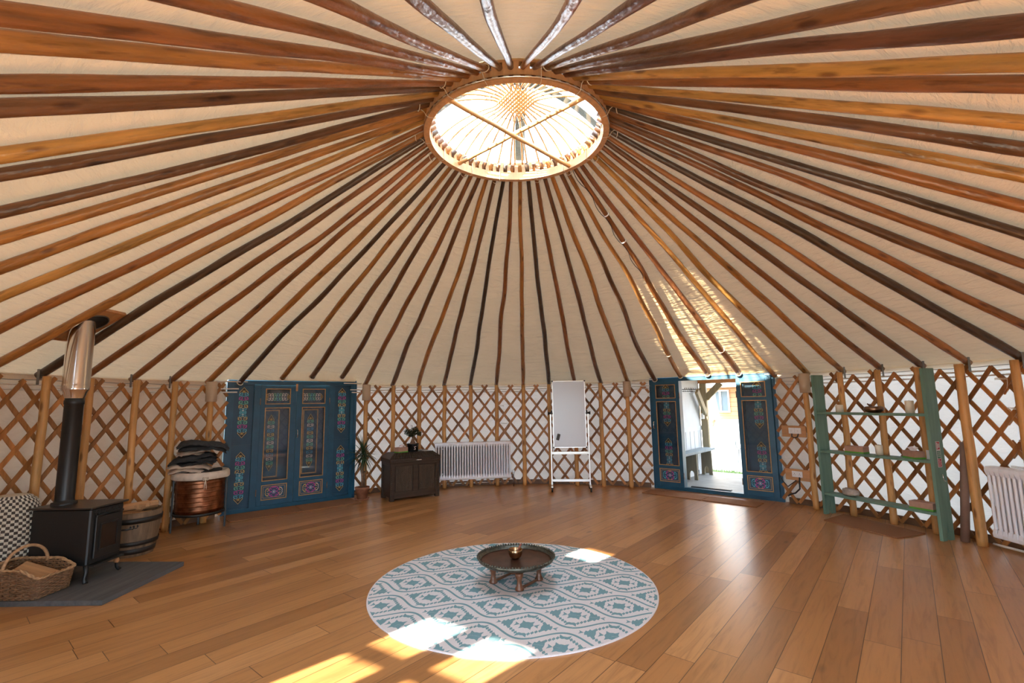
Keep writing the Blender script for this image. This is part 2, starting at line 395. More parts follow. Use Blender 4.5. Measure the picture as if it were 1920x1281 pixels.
def sleeve_mat():
    m, nt, b = mat('perforated_cane_weave')
    tc = nd(nt, 'ShaderNodeTexCoord'); sp = nd(nt, 'ShaderNodeSeparateXYZ'); lk(nt, tc.outputs['Object'], sp.inputs[0])
    a = math_(nt, 'ARCTAN2', sp.outputs[1], sp.outputs[0])
    fx = math_(nt, 'ABSOLUTE', math_(nt, 'SUBTRACT', math_(nt, 'FRACT', math_(nt, 'MULTIPLY', a, 4.1)), .5))
    fz = math_(nt, 'ABSOLUTE', math_(nt, 'SUBTRACT', math_(nt, 'FRACT', math_(nt, 'MULTIPLY', sp.outputs[2], 55.0)), .5))
    hole = math_(nt, 'LESS_THAN', math_(nt, 'ADD', fx, fz), .28)
    lk(nt, mixc(nt, hole, (.60, .45, .31), (.30, .20, .12)), b.inputs['Base Color']); b.inputs['Roughness'].default_value = .6
    return m
M['sleeve'] = sleeve_mat()
M['rug'] = plain('rug_off_white', (.76, .75, .77), .95, nscale=220, var=.12, bmp=.5)
M['rugblue'] = plain('rug_teal', (.185, .36, .42), .95, nscale=220, var=.15, bmp=.5)
SKY, SUN, SUN_TAN, EXPO = 5.6, 17.0, .44, 1.6
# ------------------------------------------------------------------ yurt geometry
R_POST, R_LAT, R_WALL = 4.9, 4.968, 5.10
SLOPE = .5613
def pole_z(r): return 1.945 + (4.93-r)*SLOPE
def canvas_z(r): return pole_z(r) + .066

# doors: corner A (local x = 0), direction of local x, width
class Door: pass
def mk_door(A, B, W=None):
    d = Door(); A = Vector((*A, 0)); B = Vector((*B, 0)); u = (B-A).normalized()
    d.W = W or (B-A).length; d.A = A; d.u = u; d.n = Vector((-u.y, u.x, 0)); d.rz = atan2(u.y, u.x)
    c = A + u*d.W/2; d.c = c; d.az = DEG(atan2(c.x, c.y)); d.dist = A.dot(d.n)
    d.naz = DEG(atan2(d.n.x, d.n.y))
    d.half = DEG(atan2(d.W/2, c.length)); return d
DL = mk_door((-4.351, 2.648), (-2.875, 3.912))
DR = mk_door((2.381, 4.457), (3.948, 3.128))
_c = Vector((-2.72-.839*.54, -4.19+.545*.54, 0)); _t = Vector((-.839, .545, 0)).normalized()
D3 = mk_door((_c-_t*.972)[:2], (_c+_t*.972)[:2])
D4 = mk_door((1.05, -4.93), (-1.05, -4.93))       # opening added behind the camera to let in fill daylight
DOORS = (DL, DR, D3, D4)
def dwrap(a): return (a+180) % 360-180
def door_at(az, pad=0.0):
    for d in DOORS:
        if abs(dwrap(az-d.az)) < d.half+pad: return d
    return None

# ------------------------------------------------------------------ the setting
def disc(r, z, n=160):
    m = MB(); m.add([(0, 0, z)]+[(r*cos(2*pi*k/n), r*sin(2*pi*k/n), z) for k in range(n)], [(0, 1+k, 1+(k+1) % n) for k in range(n)]); return m
fl = MB(); fl.lathe([(0.0001, 0), (5.2, 0), (5.2, -.08), (0.0001, -.08)], n=180)
fl.f = [f[::-1] for f in fl.f]
fo = fl.build('floor', M['floor']); tag(fo, kind='structure')
for p in fo.data.polygons: p.use_smooth = False

# roof canvas with the crown opening, slightly slack between the poles
HOLE = (-135.9, 2.25, 4.33, .066)  # unseen slit added in the roof canvas to throw a sun patch
azs = sorted(set([round(-180+k*1.25, 3) for k in range(288)]+[HOLE[0]-HOLE[1], HOLE[0]+HOLE[1]]+[dwrap(d.az+q*(d.half+e)) for d in DOORS for q in (-1, 1) for e in (-.01, .03)]))
rs = sorted(set([.93+.14*k for k in range(30)]+[HOLE[2]-HOLE[3], HOLE[2]+HOLE[3]]))
rs = [r for r in rs if r < 4.78]
def rout(az):
    d = door_at(az, 0)
    if d: return d.dist/cos(RAD(az-d.naz)) - .016
    return 5.15
m = MB(); vs = []; nR = len(rs)+2
for a in azs:
    ro = rout(a)
    for j, r in enumerate(rs+[(4.78+ro)/2, ro]):
        s = .016*noise.noise(Vector((sin(RAD(a))*5, cos(RAD(a))*5, r*1.1)))
        vs.append((r*sin(RAD(a)), r*cos(RAD(a)), 1.955 if r == ro and ro < 5.14 else canvas_z(r)+max(s, -.008)))
fs = []; nA = len(azs)
for i in range(nA):
    i2 = (i+1) % nA
    for j in range(nR-1):
        if j < len(rs)-1 and rs[j] >= HOLE[2]-HOLE[3]-1e-6 and rs[j+1] <= HOLE[2]+HOLE[3]+1e-6 and azs[i] >= HOLE[0]-HOLE[1]-1e-6 and azs[i2] <= HOLE[0]+HOLE[1]+1e-6 and i2: continue
        fs.append((i*nR+j, i*nR+j+1, i2*nR+j+1, i2*nR+j))
m.add(vs, fs, 0, True)
m.lathe([(.932, canvas_z(.93)-.01), (.925, 4.30), (.915, 4.355)], n=96); m.lathe([(.928, 4.295), (.888, 4.312)], n=96)
tag(m.build('ceiling', M['canvas']), kind='structure')

def wall_arc(name, a0, a1, e0, e1):
    m = MB(); n = int((a1-a0)/1.0)
    zs = [-.02, .1, .5, 1.0, 1.5, 1.94]
    vs = []
    vs += [(e0.x, e0.y, z) for z in zs]
    for k in range(n+1):
        a = a0+(a1-a0)*k/n
        for z in zs:
            w = .012*noise.noise(Vector((a*.35, z*1.5, 3)))
            vs.append(pol(a, R_WALL+w, z))
    vs += [(e1.x, e1.y, z) for z in zs]
    L = len(zs)
    m.add(vs, [(k*L+j, k*L+j+1, (k+1)*L+j+1, (k+1)*L+j) for k in range(n+2) for j in range(L-1)], 0, True)
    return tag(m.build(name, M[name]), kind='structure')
def skirt(name, a0, a1):
    m = MB(); n = int((a1-a0)/2)
    vs = []
    for k in range(n+1):
        a = a0+(a1-a0)*k/n
        for r, z in ((5.045, 0), (5.045, .085), (5.062, .085), (5.062, 0)): vs.append(pol(a, r, z))
    m.add(vs, [(k*4+j, k*4+(j+1) % 4, (k+1)*4+(j+1) % 4, (k+1)*4+j) for k in range(n) for j in range(3)], 0)
    return tag(m.build(name, M['skirt']), kind='structure')
def corner(d, right): return d.A+d.u*(d.W+.004 if right else -.004)+d.n*.06
SPANS = [('left', D3, DL), ('back', DL, DR), ('right', DR, D4), ('rear', D4, D3)]
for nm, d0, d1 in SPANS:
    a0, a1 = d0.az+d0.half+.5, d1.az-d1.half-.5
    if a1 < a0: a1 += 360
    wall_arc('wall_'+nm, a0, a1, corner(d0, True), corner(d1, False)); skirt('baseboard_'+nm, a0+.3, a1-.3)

# ------------------------------------------------------------------ roof poles
Y_, O_, R_, B_, D_ = (.48, .245, .070), (.41, .180, .052), (.275, .104, .034), (.165, .072, .032), (.085, .048, .029)
OTHER = 'roof pole leaving the picture'
POLES = [
 (-177.8, (.15, .065, .045), 'shiny purple-brown roof pole passing straight overhead, nearest the middle of the top edge'),
 (-171.3, B_, 'shiny brown roof pole overhead, first one on the stove side of the middle overhead pole'),
 (-164.8, R_, 'red-brown roof pole overhead, second one on the stove side of the middle overhead pole'),
 (-158.8, R_, 'red-brown roof pole overhead, third one on the stove side of the middle overhead pole'),
 (-153.2, R_, 'thick red-brown roof pole reaching the top left corner of the picture'),
 (-149.5, O_, 'orange-brown roof pole crossing the left edge, the next below the corner pole'),
 (-143.3, R_, 'reddish roof pole crossing the left edge third from the top left corner'),
 (-137.2, B_, 'dark red-brown roof pole crossing the left edge fourth from the top left corner'),
 (-130.6, Y_, 'yellow-orange roof pole crossing the left edge fifth from the top left corner'),
 (-126.8, B_, 'dark brown roof pole just below the yellow-orange one at the left edge'),
 (-119.1, B_, 'brown streaky roof pole crossing the left edge, seventh above the stove flue'),
 (-113.7, O_, 'orange roof pole crossing the left edge, fifth above the stove flue'),
 (-107.9, O_, 'orange-brown roof pole crossing the left edge, fourth above the stove flue'),
 (-102.2, Y_, 'honey-yellow roof pole crossing the left edge, third above the stove flue'),
 (-96.4, (.34, .13, .038), 'red-orange wavy roof pole crossing the left edge, second above the stove flue'),
 (-90.7, O_, 'honey roof pole passing directly in front of the top of the steel flue'),
 (-84.8, D_, 'dark weathered roof pole whose foot passes behind the steel stove flue'),
 (-79.6, R_, 'red-brown roof pole seated on the first post past the stove flue'),
 (-73.6, R_, 'red-brown roof pole seated on the post behind the log barrel'),
 (-68.1, R_, 'brown roof pole seated on the post behind the pile of blankets'),
 (-62.5, O_, 'honey-brown roof pole seated on the sleeved post beside the blankets and closed blue door'),
 (-57.25, D_, 'dark brown roof pole ending above the closed door panel nearest the blankets'),
 (-50.65, O_, 'honey-brown roof pole ending above the closed door, second from the blankets'),
 (-45.3, B_, 'dark brown roof pole ending above the closed door, third from the blankets'),
 (-39.4, B_, 'brown roof pole ending above the closed door panel nearest the potted palm'),
 (-34.0, R_, 'reddish roof pole seated on the sleeved post behind the potted palm'),
 (-28.3, B_, 'dark brown roof pole seated on the post between potted palm and bonsai'),
 (-22.7, O_, 'mid-brown roof pole seated on the post between bonsai and white radiator'),
 (-17.15, B_, 'brown roof pole on the chest-side post of three behind the far white radiator'),
 (-11.3, (.06, .036, .024), 'almost black roof pole on the middle post behind the far white radiator'),
 (-5.5, R_, 'red-brown roof pole on the whiteboard-side post of three behind the far white radiator'),
 (.56, O_, 'orange-brown roof pole on the bare post between far radiator and whiteboard'),
 (6.35, D_, 'dark roof pole on the post at the radiator side of the whiteboard'),
 (12.1, R_, 'red-brown roof pole whose foot is hidden behind the top of the whiteboard'),
 (17.8, B_, 'dark brown roof pole on the first post past the whiteboard'),
 (23.6, O_, 'orange-brown roof pole on the sleeved post between whiteboard and open door'),
 (29.3, B_, 'dark brown roof pole ending above the open door, first from the whiteboard'),
 (34.8, O_, 'orange-brown roof pole ending above the open door, second from the whiteboard'),
 (40.2, R_, 'brown roof pole with white bands and black cable near the crown, above the open door'),
 (46.0, (.30, .115, .05), 'sunlit brown roof pole ending above the open door, fourth from the whiteboard'),
 (52.0, O_, 'sunlit tan roof pole ending above the open door leaf nearest the sockets'),
 (57.4, Y_, 'golden sunlit roof pole seated on the sleeved post beside the sockets'),
 (63.0, O_, 'orange roof pole on the socket-side post of three behind the green shelf'),
 (68.5, R_, 'red-orange roof pole on the middle post behind the green shelf'),
 (73.9, B_, 'dark red-brown roof pole on the post behind the stickered end of the green shelf'),
 (79.4, (.38, .15, .046), 'red-orange roof pole on the thick post beside the brown cardboard tube'),
 (85.2, D_, 'dark roof pole on the post beside the near radiator at the right edge'),
 (91.0, R_, 'red-brown roof pole, first one crossing the right edge above the near radiator'),
 (97.0, B_, 'dark roof pole, second one crossing the right edge above the near radiator'),
 (102.6, R_, 'dark red roof pole, third one crossing the right edge above the near radiator'),
 (108.0, D_, 'dark brown roof pole, fourth one crossing the right edge above the near radiator'),
 (113.8, (.34, .135, .04), 'orange-red roof pole, fifth one crossing the right edge above the near radiator'),
 (120.2, Y_, 'honey roof pole, sixth one crossing the right edge above the near radiator'),
 (125.8, B_, 'brown roof pole, seventh one crossing the right edge above the near radiator'),
 (131.3, Y_, 'knotty yellow roof pole, eighth one crossing the right edge above the near radiator'),
 (138.6, R_, 'dark red roof pole just below the straight yellow one at the upper right edge'),
 (142.1, Y_, 'straight yellow roof pole at the upper right edge, between two dark poles'),
 (147.9, (.125, .05, .03), 'dark roof pole at the right edge, the next above the straight yellow one'),
 (153.65, B_, 'dark brown roof pole running out nearest the top right corner'),
 (160.9, B_, 'dark brown knotty roof pole overhead, third one on the shelf side of the middle'),
 (166.7, (.15, .062, .04), 'shiny dark brown roof pole overhead, second one on the shelf side of the middle'),
 (173.8, R_, 'shiny red-brown crooked roof pole overhead, first one on the shelf side of the middle'),
]
rnd = random.Random(3)
R_TOP = .79
pole_objs = {}
def make_pole(i, az, col, label):
    foot_az = -138.9 if abs(az+137.2) < .1 else az
    d = door_at(az)
    rf = (d.dist/cos(RAD(az-d.naz)) - .03) if d else 5.0
    P0 = pol(foot_az, rf, pole_z(rf)+(.012 if d else 0)); 
    # the tops sit evenly in the crown ring
    P1 = pol(-177.6+i*360/62, R_TOP, pole_z(R_TOP))
    ax = (P1-P0); L = ax.length; ax.normalize()
    side = Vector((0, 0, 1)).cross(ax).normalized(); up = ax.cross(side)
    n = 34; pts = []; rad = []
    s1, s2 = rnd.uniform(0, 99), rnd.uniform(0, 99)
    amp = rnd.uniform(.022, .05); thick = rnd.uniform(.93, 1.08)
    for k in range(n+1):
        t = k/n; w = sin(pi*min(1, max(0, t)))**.6 if 0 < t < 1 else 0
        lat = (noise.noise(Vector((s1, t*2.2, 0)))*1.0+noise.noise(Vector((s1+7, t*6.5, 0)))*.35)*amp*1.6*w
        ver = -abs(noise.noise(Vector((s2, t*4, 5))))*.012*w
        pts.append((t*L, lat, ver))
        base = .0400-.004*min(1, t/.42) if t < .42 else .0360-(t-.42)/.58*.0125
        if t < .03 : base *= .93
        rad.append(thick*base*(1+.11*noise.noise(Vector((s1+3, t*13, 1)))))
    m = MB(); m.tube(pts, rad, 12)
    rot = Matrix((ax, side, up)).transposed().to_4x4()
    o = m.build('roof_pole', M['pole'])
    o.matrix_world = Matrix.Translation(P0) @ rot
    o.color = (*col, 1)
    tag(o, label, 'roof pole', 'roof poles of the yurt')
    pole_objs[az] = o
    return o, L, pts, rad
for i, (az, col, label) in enumerate(POLES):
    o, L, pts, rad = make_pole(i, az, col, label)
    if door_at(az):                                # white cord loop round the foot
        m = MB(); r0 = rad[0]+.006
        m.tube([(.018, pts[0][1]+r0*cos(a), r0*sin(a)) for a in [2*pi*k/20 for k in range(20)]], .007, 6, closed=True)
        m.build('cord_loop', M['cord'], o)
    if az == 40.2:
        for x in (L*.70, L*.80):
            m = MB(); k = int(x/L*34)
            m.tube([(x, pts[k][1]+(rad[k]+.004)*cos(a), pts[k][2]+(rad[k]+.004)*sin(a)) for a in [2*pi*q/20 for q in range(20)]], .009, 6, closed=True)
            m.build('white_band', M['plastic'], o)
        m = MB(); cp = []
        for q in range(30):
            t = .55+.42*q/29; k = int(t*34); cp.append((t*L, pts[k][1]-.02+.02*sin(q*.9), pts[k][2]-rad[k]-.004-.006*abs(sin(q*1.3))))
        m.tube(cp, .004, 5); m.build('cable', M['cable'], o)
    if abs(az-46.0) < .1 or abs(az-34.8) < .1:
        m = MB(); k = 5; x = .15*L
        m.tube([(x, pts[k][1]+(rad[k]+.003)*cos(a), pts[k][2]+(rad[k]+.003)*sin(a)) for a in [2*pi*q/20 for q in range(20)]], .006, 6, closed=True)
        m.build('white_band', M['cord'], o)
    if az in (-84.8, -79.6, -73.6, -68.1, 63.0, 68.5, 73.9, 79.4, 85.2):   # metal fixing strap beside the foot
        m = MB(); sgn = 1 if az > 0 else -1
        m.box((.06, sgn*(rad[1]+.004), -.045), (.032, .003, .16)); 
        m.xf(Matrix.Translation((.06, 0, 0)) @ Matrix.Rotation(RAD(29), 4, 'Y') @ Matrix.Translation((-.06, 0, 0)))
        m.build('metal_strap', M['zinc'], o)

# ------------------------------------------------------------------ wall posts
POSTS = [
 (-90.7, 'pale pine post at the left edge beyond the stove'),
 (-84.8, 'pale pine post just behind the stove flue, on its pouf side'),
 (-79.6, 'pale pine post rising from behind the black stove, past the flue'),
 (-73.6, 'pale pine post behind the log barrel'),
 (-68.1, 'pale pine post disappearing behind the pile of blankets'),
 (-62.5, 'pine post with a woven sleeve between blankets and closed blue door'),
 (-34.0, 'pine post with a woven sleeve behind the potted palm'),
 (-28.3, 'pine post behind the chest, between potted palm and bonsai'),
 (-22.7, 'pine post behind the chest, between bonsai and radiator'),
 (-17.15, 'chest-side pine post of the three behind the far white radiator'),
 (-11.3, 'middle pine post of the three behind the far white radiator'),
 (-5.5, 'whiteboard-side pine post of the three behind the far white radiator'),
 (.56, 'bare pine post standing alone between far radiator and whiteboard'),
 (6.35, 'pine post half hidden by the radiator side of the whiteboard'),
 (12.1, 'pine post behind the whiteboard, seen only under its pen tray'),
 (17.8, 'first pine post past the whiteboard towards the open door'),
 (23.6, 'pine post with a woven sleeve between whiteboard and open door'),
 (57.4, 'pine post with a woven sleeve between sockets and green shelf'),
 (63.0, 'socket-side pine post of the three behind the green shelf'),
 (68.5, 'middle pine post of the three behind the green shelf'),
 (73.9, 'pine post behind the stickered end of the green shelf'),
 (79.4, 'thick pine post in front of the brown cardboard tube'),
 (85.2, 'pine post above the near radiator at the right edge'),
 (91.0, 'pine post beyond the right edge, behind the near radiator'),
]
for az, label in POSTS:
    s1 = rnd.uniform(0, 99); n = 26; pts = []; rad = []
    r0 = {-79.6: .037, 79.4: .044}.get(az, .0375)
    for k in range(n+1):
        t = k/n; w = sin(pi*t)
        pts.append((.016*noise.noise(Vector((s1, t*2.5, 0)))*w, .012*noise.noise(Vector((s1, t*2.5, 9)))*w, t*1.897))
        rad.append(r0*(1.06-.12*t)*(1+.05*noise.noise(Vector((s1, t*9, 4)))))
    m = MB(); m.tube(pts, rad, 14)
    o = m.build('wall_post', M['post'], loc=pol(az, R_POST if az != 79.4 else 4.86), rot=(0, 0, rnd.uniform(0, 6)))
    tag(o, label, 'post', 'posts under the roof poles')

# woven sleeves round the post tops beside the doors
for az, label in ((-62.5, 'woven cane sleeve on the post beside the blankets'), (-34.0, 'woven cane sleeve on the post above the potted palm'),
                  (23.6, 'woven cane sleeve on the post between whiteboard and open door'), (57.4, 'woven cane sleeve on the post above the sockets')):
    m = MB(); m.lathe([(.062, -.14), (.070, -.138), (.071, 0), (.070, .138), (.062, .14), (.062, -.14)], n=28)
    o = m.build('woven_sleeve', M['sleeve'], loc=pol(az, R_POST-.006, 1.77)); tag(o, label, 'woven sleeve', 'woven sleeves on the posts by the doors')

# ------------------------------------------------------------------ lattice wall
STEP = 5.81/2
def lattice(label, a0, a1, off=0.0, phase=.56, joint=()):
    """crossed laths bent to the round wall; the laths rising to the right lie in front"""
    m = MB(); dz = .165
    i0, i1 = int((a0-phase)/STEP)-14, int((a1-phase)/STEP)+14
    for layer, sgn in ((0, 1), (1, -1)):
        r = R_LAT+off+.014*layer
        for i in range(i0, i1+1):
            an = phase+i*STEP; post = i % 2 == 0
            ztop = 1.853 if post else 1.905-rnd.uniform(0, .02); zb = rnd.uniform(.012, .04)
            jit = rnd.uniform(-.12, .12)
            # azimuth as a function of height: passes (an, 1.83) with slope
            def A(z): return an+jit+sgn*(z-1.83)/dz*STEP/2
            zl, zh = zb, ztop
            # clip to the section
            for lim, low in ((a0, True), (a1, False)):
                pass
            lo_a, hi_a = min(A(zl), A(zh)), max(A(zl), A(zh))
            if hi_a < a0 or lo_a > a1: continue
            def zat(a): return 1.83+sgn*(a-an-jit)*dz/STEP*2
            if lo_a < a0:
                z = zat(a0)
                if sgn > 0: zl = max(zl, z)
                else: zh = min(zh, z)
            if hi_a > a1:
                z = zat(a1)
                if sgn > 0: zh = min(zh, z)
                else: zl = max(zl, z)
            if zh-zl < .05: continue
            n = max(2, int((zh-zl)/.17)+1); vs = []
            w = .0215; ang = atan2(dz, STEP/2*pi/180*r)     # lath tilt
            cz, ca = cos(ang)*w, sin(ang)*w               # across the lath: rise in z, shift along the wall
            for k in range(n+1):
                z = zl+(zh-zl)*k/n; a = A(z)
                da = DEG(ca/r)*sgn
                for dr in (0, .0125):
                    vs.append(pol(a+da, r+dr, z-cz)); vs.append(pol(a-da, r+dr, z+cz))
            fs = []
            for k in range(n):
                b = k*4; c = b+4
                fs += [(b, b+1, c+1, c), (b+3, b+2, c+2, c+3), (b+2, b, c, c+2), (b+1, b+3, c+3, c+1)]
            fs += [(0, 2, 3, 1), (n*4, n*4+1, n*4+3, n*4+2)]
            m.add(vs, fs, 0)
    o = m.build('lattice_panel', M['lath']); tag(o, label, 'lattice panel', 'lattice wall panels')
    for az, z in joint:                                # cord lashings where two panels overlap
        c = MB(); p = pol(az, R_LAT-.006, z); t = Vector((cos(RAD(az)), -sin(RAD(az)), 0))
        rr = pol(az, 1)
        for q in (-.006, .006):
            c.tube([p-t*.06+Vector((0, 0, q)), p-t*.03-rr*.012+Vector((0, 0, q+.003)), p+t*.03-rr*.012+Vector((0, 0, q-.003)), p+t*.06+Vector((0, 0, q))], .0035, 5)
        c.tube([p+t*.055, p+t*.06-rr*.01-Vector((0, 0, .05)), p+t*.05-rr*.012-Vector((0, 0, .10))], .003, 5)
        c.build('lashing', M['cord'], o)
    return o
lattice('wooden lattice panel behind the stove, barrel and blankets', -104, DL.az-DL.half-.3)
lattice('wooden lattice panel behind the potted palm, chest and far radiator', DL.az+DL.half+.65, -2.6)
lattice('wooden lattice panel behind the whiteboard up to the open door', -5.4, DR.az-DR.half-.2, .030, joint=((-4.1, 1.70), (-4.6, 1.50), (-3.9, 1.16)))
lattice('wooden lattice panel behind the sockets and green shelf', DR.az+DR.half+.2, 85.6)
lattice('wooden lattice panel at the right edge behind the near radiator', 82.6, 118, .030, joint=((83.0, 1.72), (83.9, 1.42), (84.6, 1.1), (83.4, .84)))
lattice('wooden lattice panel along the wall towards the added opening behind the camera', 119, 166.5)
lattice('short wooden lattice panel between the added opening and the glazed door of the near wall', 193.5, 206)
lattice('wooden lattice panel on the near wall before the stove', 232, 255)

# white tension tubes along the wall top, their ends poking out past the sections
def tube_run(label, a0, a1, z, e0=0, e1=0, r=5.06, q=1.0):
    m = MB(); pts = []
    n = max(6, int((a1-a0)/3))
    for k in range(n+1):
        pts.append(pol(a0+(a1-a0)*k/n, r, z))
    def bend(p, az, d, s):
        t = Vector((cos(RAD(az)), -sin(RAD(az)), 0))*s; out = -pol(az, 1)
        return [p+t*.08+out*.07*q, p+t*.20+out*.20*q, p+t*(.22+d)+out*(.235*q)]
    if e0: pts = bend(pts[0], a0, e0, -1)[::-1]+pts
    if e1: pts = pts+bend(pts[-1], a1, e1, 1)
    m.tube(pts, .0095, 8)
    return tag(m.build('tension_tube', M['tubewhite']), label, 'tube', 'white tubes along the wall top')
lw = DL.az-DL.half; lb = DL.az+DL.half; rb = DR.az-DR.half; rw = DR.az+DR.half
tube_run('upper white tube along the wall top above stove and blankets', -104, lw-2.6, 1.815, 0, .05)
tube_run('lower white tube along the wall top above stove and blankets', -104, lw-2.6, 1.765, 0, .03)
tube_run('upper white tube along the wall top from palm to radiator', lb+2.6, -3.2, 1.815, .10, 0, 5.06, 1.22)
tube_run('lower white tube along the wall top from palm to radiator', lb+2.6, -3.2, 1.770, .07, 0, 5.06, 1.22)
tube_run('upper white tube along the wall top from whiteboard to open door', -2.4, rb-2.4, 1.815, 0, .02)
tube_run('lower white tube along the wall top from whiteboard to open door', -2.4, rb-2.4, 1.770, 0, .01)
tube_run('upper white tube along the wall top above the green shelf', rw+1.2, 118, 1.815)
tube_run('lower white tube along the wall top above the green shelf', rw+1.2, 118, 1.765)
def rod(label, a, b):
    m = MB(); m.tube([a, a.lerp(b, .5), b], .0095, 8)
    return tag(m.build('tension_tube', M['tubewhite']), label, 'tube', 'white tubes along the wall top')
rod('short white tube at the eave overlapping the closed door, blanket side', pol(-61.3, 4.99, 1.925), pol(-56.4, 4.93, 1.925))
rod('short white tube at the eave overlapping the closed door, palm side', pol(-39.0, 4.80, 1.925), pol(-35.3, 4.835, 1.925))
rod('short white tube at the eave overlapping the open door, whiteboard side', pol(24.7, 4.99, 1.925), pol(29.4, 4.93, 1.932))
rod('short white tube at the eave overlapping the open door, socket side', pol(50.6, 4.93, 1.932), pol(56.2, 4.99, 1.925))
def cable_run(label, a0, a1, z, r):
    m = MB(); m.tube([pol(a0+(a1-a0)*k/40, r, z+.004*sin(k*1.1)) for k in range(41)], .0035, 5)
    return tag(m.build('wall_cable', M['zinc']), label, 'cable', 'grey cables along the wall top')
cable_run('thin grey cable along the wall top above stove and blankets', -104, lw-.6, 1.862, 5.05)
cable_run('thin grey cable along the wall top above palm and chest', lb+.6, -3, 1.862, 5.05)
cable_run('thin grey cable along the wall top behind the whiteboard', -2.4, rb-.5, 1.862, 5.05)
cable_run('thin grey cable along the wall top above the green shelf', rw+.5, 118, 1.862, 5.05)

# ------------------------------------------------------------------ crown
crown = thing('crown_wheel', 'round wooden roof crown with crossed poles and bent sticks under a clear dome', 'roof crown', (0, 0, 4.11))
m = MB()
m.lathe([(.8375, 0), (.8925, 0), (.8925, .088), (.8375, .088), (.8375, 0)], n=124)
m.lathe([(.8375, .148), (.8925, .148), (.8925, .2), (.8375, .2), (.8375, .148)], n=124)
for i in range(62):
    a = -177.6+i*360/62+180/62
    w = 1.38
    vs = []
    for z in (.084, .152):
        for aa in (a-w, a+w):
            for r in (.8385, .8915): vs.append(pol(aa, r, z))
    m.add(vs, [(0, 1, 3, 2), (4, 6, 7, 5), (0, 4, 5, 1), (1, 5, 7, 3), (3, 7, 6, 2), (2, 6, 4, 0)])
for k in range(len(m.sm)): m.sm[k] = False
ring = m.build('ring', M['ringwood'], crown)
m = MB(); m.lathe([(.8935, .012), (.8975, .012), (.8975, .03), (.8935, .03)], n=124); m.build('steel_band', M['steel'], crown)
for a, b, z, c in ((-136.8, 43.6, .028, 1), (-49.0, 132.2, .062, 0)):
    P, Q = pol(a, .85, z), pol(b, .85, z); n = 16; pts = []; rad = []
    for k in range(n+1):
        t = k/n; p = P.lerp(Q, t); p.z += .006*noise.noise(Vector((t*5, a, 0))); pts.append(p); rad.append(.0215*(1+.07*noise.noise(Vector((t*9, a, 3)))))
    mm = MB(); mm.tube(pts, rad, 10); mm.build('cross_pole', M['stick'], crown)
def stick(az0, k, zoff):
    d = RAD(az0); u = Vector((sin(d), cos(d), 0)); v = Vector((cos(d), -sin(d), 0))
    de = RAD((k-4)*9.6); e = (k-4)*.036; Rr = .855; pts = []
    for q in range(33):
        t = -1+2*q/32; s = max(0, (abs(t)-.22)/.78)
        lat = e+(Rr*sin(de)-e)*s
        lon = t*(Rr*cos(de)) if abs(t) > .22 else t*Rr*cos(de)
        z = .175+zoff*(1-abs(t))+.215*(1-abs(t)**3.2)
        pts.append(u*lon+v*lat+Vector((0, 0, z+.006*noise.noise(Vector((t*3, k, az0))))))
    mm = MB(); mm.tube(pts, .0105, 7); return mm.build('bent_stick', M['stick'], crown)
for k in range(9): stick(-34, k, 0)
for k in range(9): stick(37, k, .022)
for cpt in ((-34, .25), (-34, -.25), (37, .25), (37, -.25)):
    d = RAD(cpt[0]); u = Vector((sin(d), cos(d), 0)); v = Vector((cos(d), -sin(d), 0))
    m = MB(); m.tube([u*cpt[1]+v*(-.17+.34*q/10)+Vector((0, 0, .372+.006*(q % 2))) for q in range(11)], .0035, 5); m.build('stick_lashing', M['bark'], crown)
# cord ties from ring to poles
for q in range(14):
    i = int(q*62/14)+2; a = -177.6+i*360/62+1.0
    mm = MB(); pt = [pol(a, .832, .13), pol(a+.2, .830, .06), pol(a+.3, .832, -.004), pol(a+.4, .87, -.006), pol(a+.6, .899, -.002), pol(a+1.2, .93, .045), pol(a+1.6, .985, .07)]
    mm.tube(pt, .0035, 5); pc = pol(-177.6+i*360/62, .985, pole_z(.985)-4.11)
    mm.tube([pc+Vector((cos(RAD(a))*.036*cos(t), -sin(RAD(a))*.036*cos(t), .036*sin(t))) for t in [2*pi*g/16 for g in range(16)]], .004, 5, closed=True)
    mm.build('cord_tie', M['cord'], crown)
# clear dome and the webbing straps over it
def dome_pt(r, dz=0): 
    return .245+.52*(1-(r/.93)**2)+dz
m = MB(); m.lathe([(.93-.031*k, dome_pt(.93-.031*k)) for k in range(30)]+[(0.001, dome_pt(0))], n=64); m.build('dome_cover', M['dome'], crown)
for (x0, y0), (x1, y1), w in (((.13, -.90), (.03, .92), .055), ((-.92, .10), (.90, .30), .05)):
    a = Vector((x0, y0, 0)); b = Vector((x1, y1, 0)); t = (b-a).normalized(); nn = Vector((-t.y, t.x, 0)); vs = []
    for k in range(41):
        p = a.lerp(b, k/40)
        for dz in (.008, .014):
            for s in (-w, w):
                pp = p+nn*s; vs.append((pp.x, pp.y, dome_pt(min(hypot(p.x, p.y), .93), dz)+.01))
    m = MB(); fs = []
    for k in range(40):
        c = k*4; d = c+4
        fs += [(c, c+1, d+1, d), (c+2, d+2, d+3, c+3), (c, d, d+2, c+2), (c+1, c+3, d+3, d+1)]
    m.add(vs, fs); m.build('strap', M['webbing'], crown)

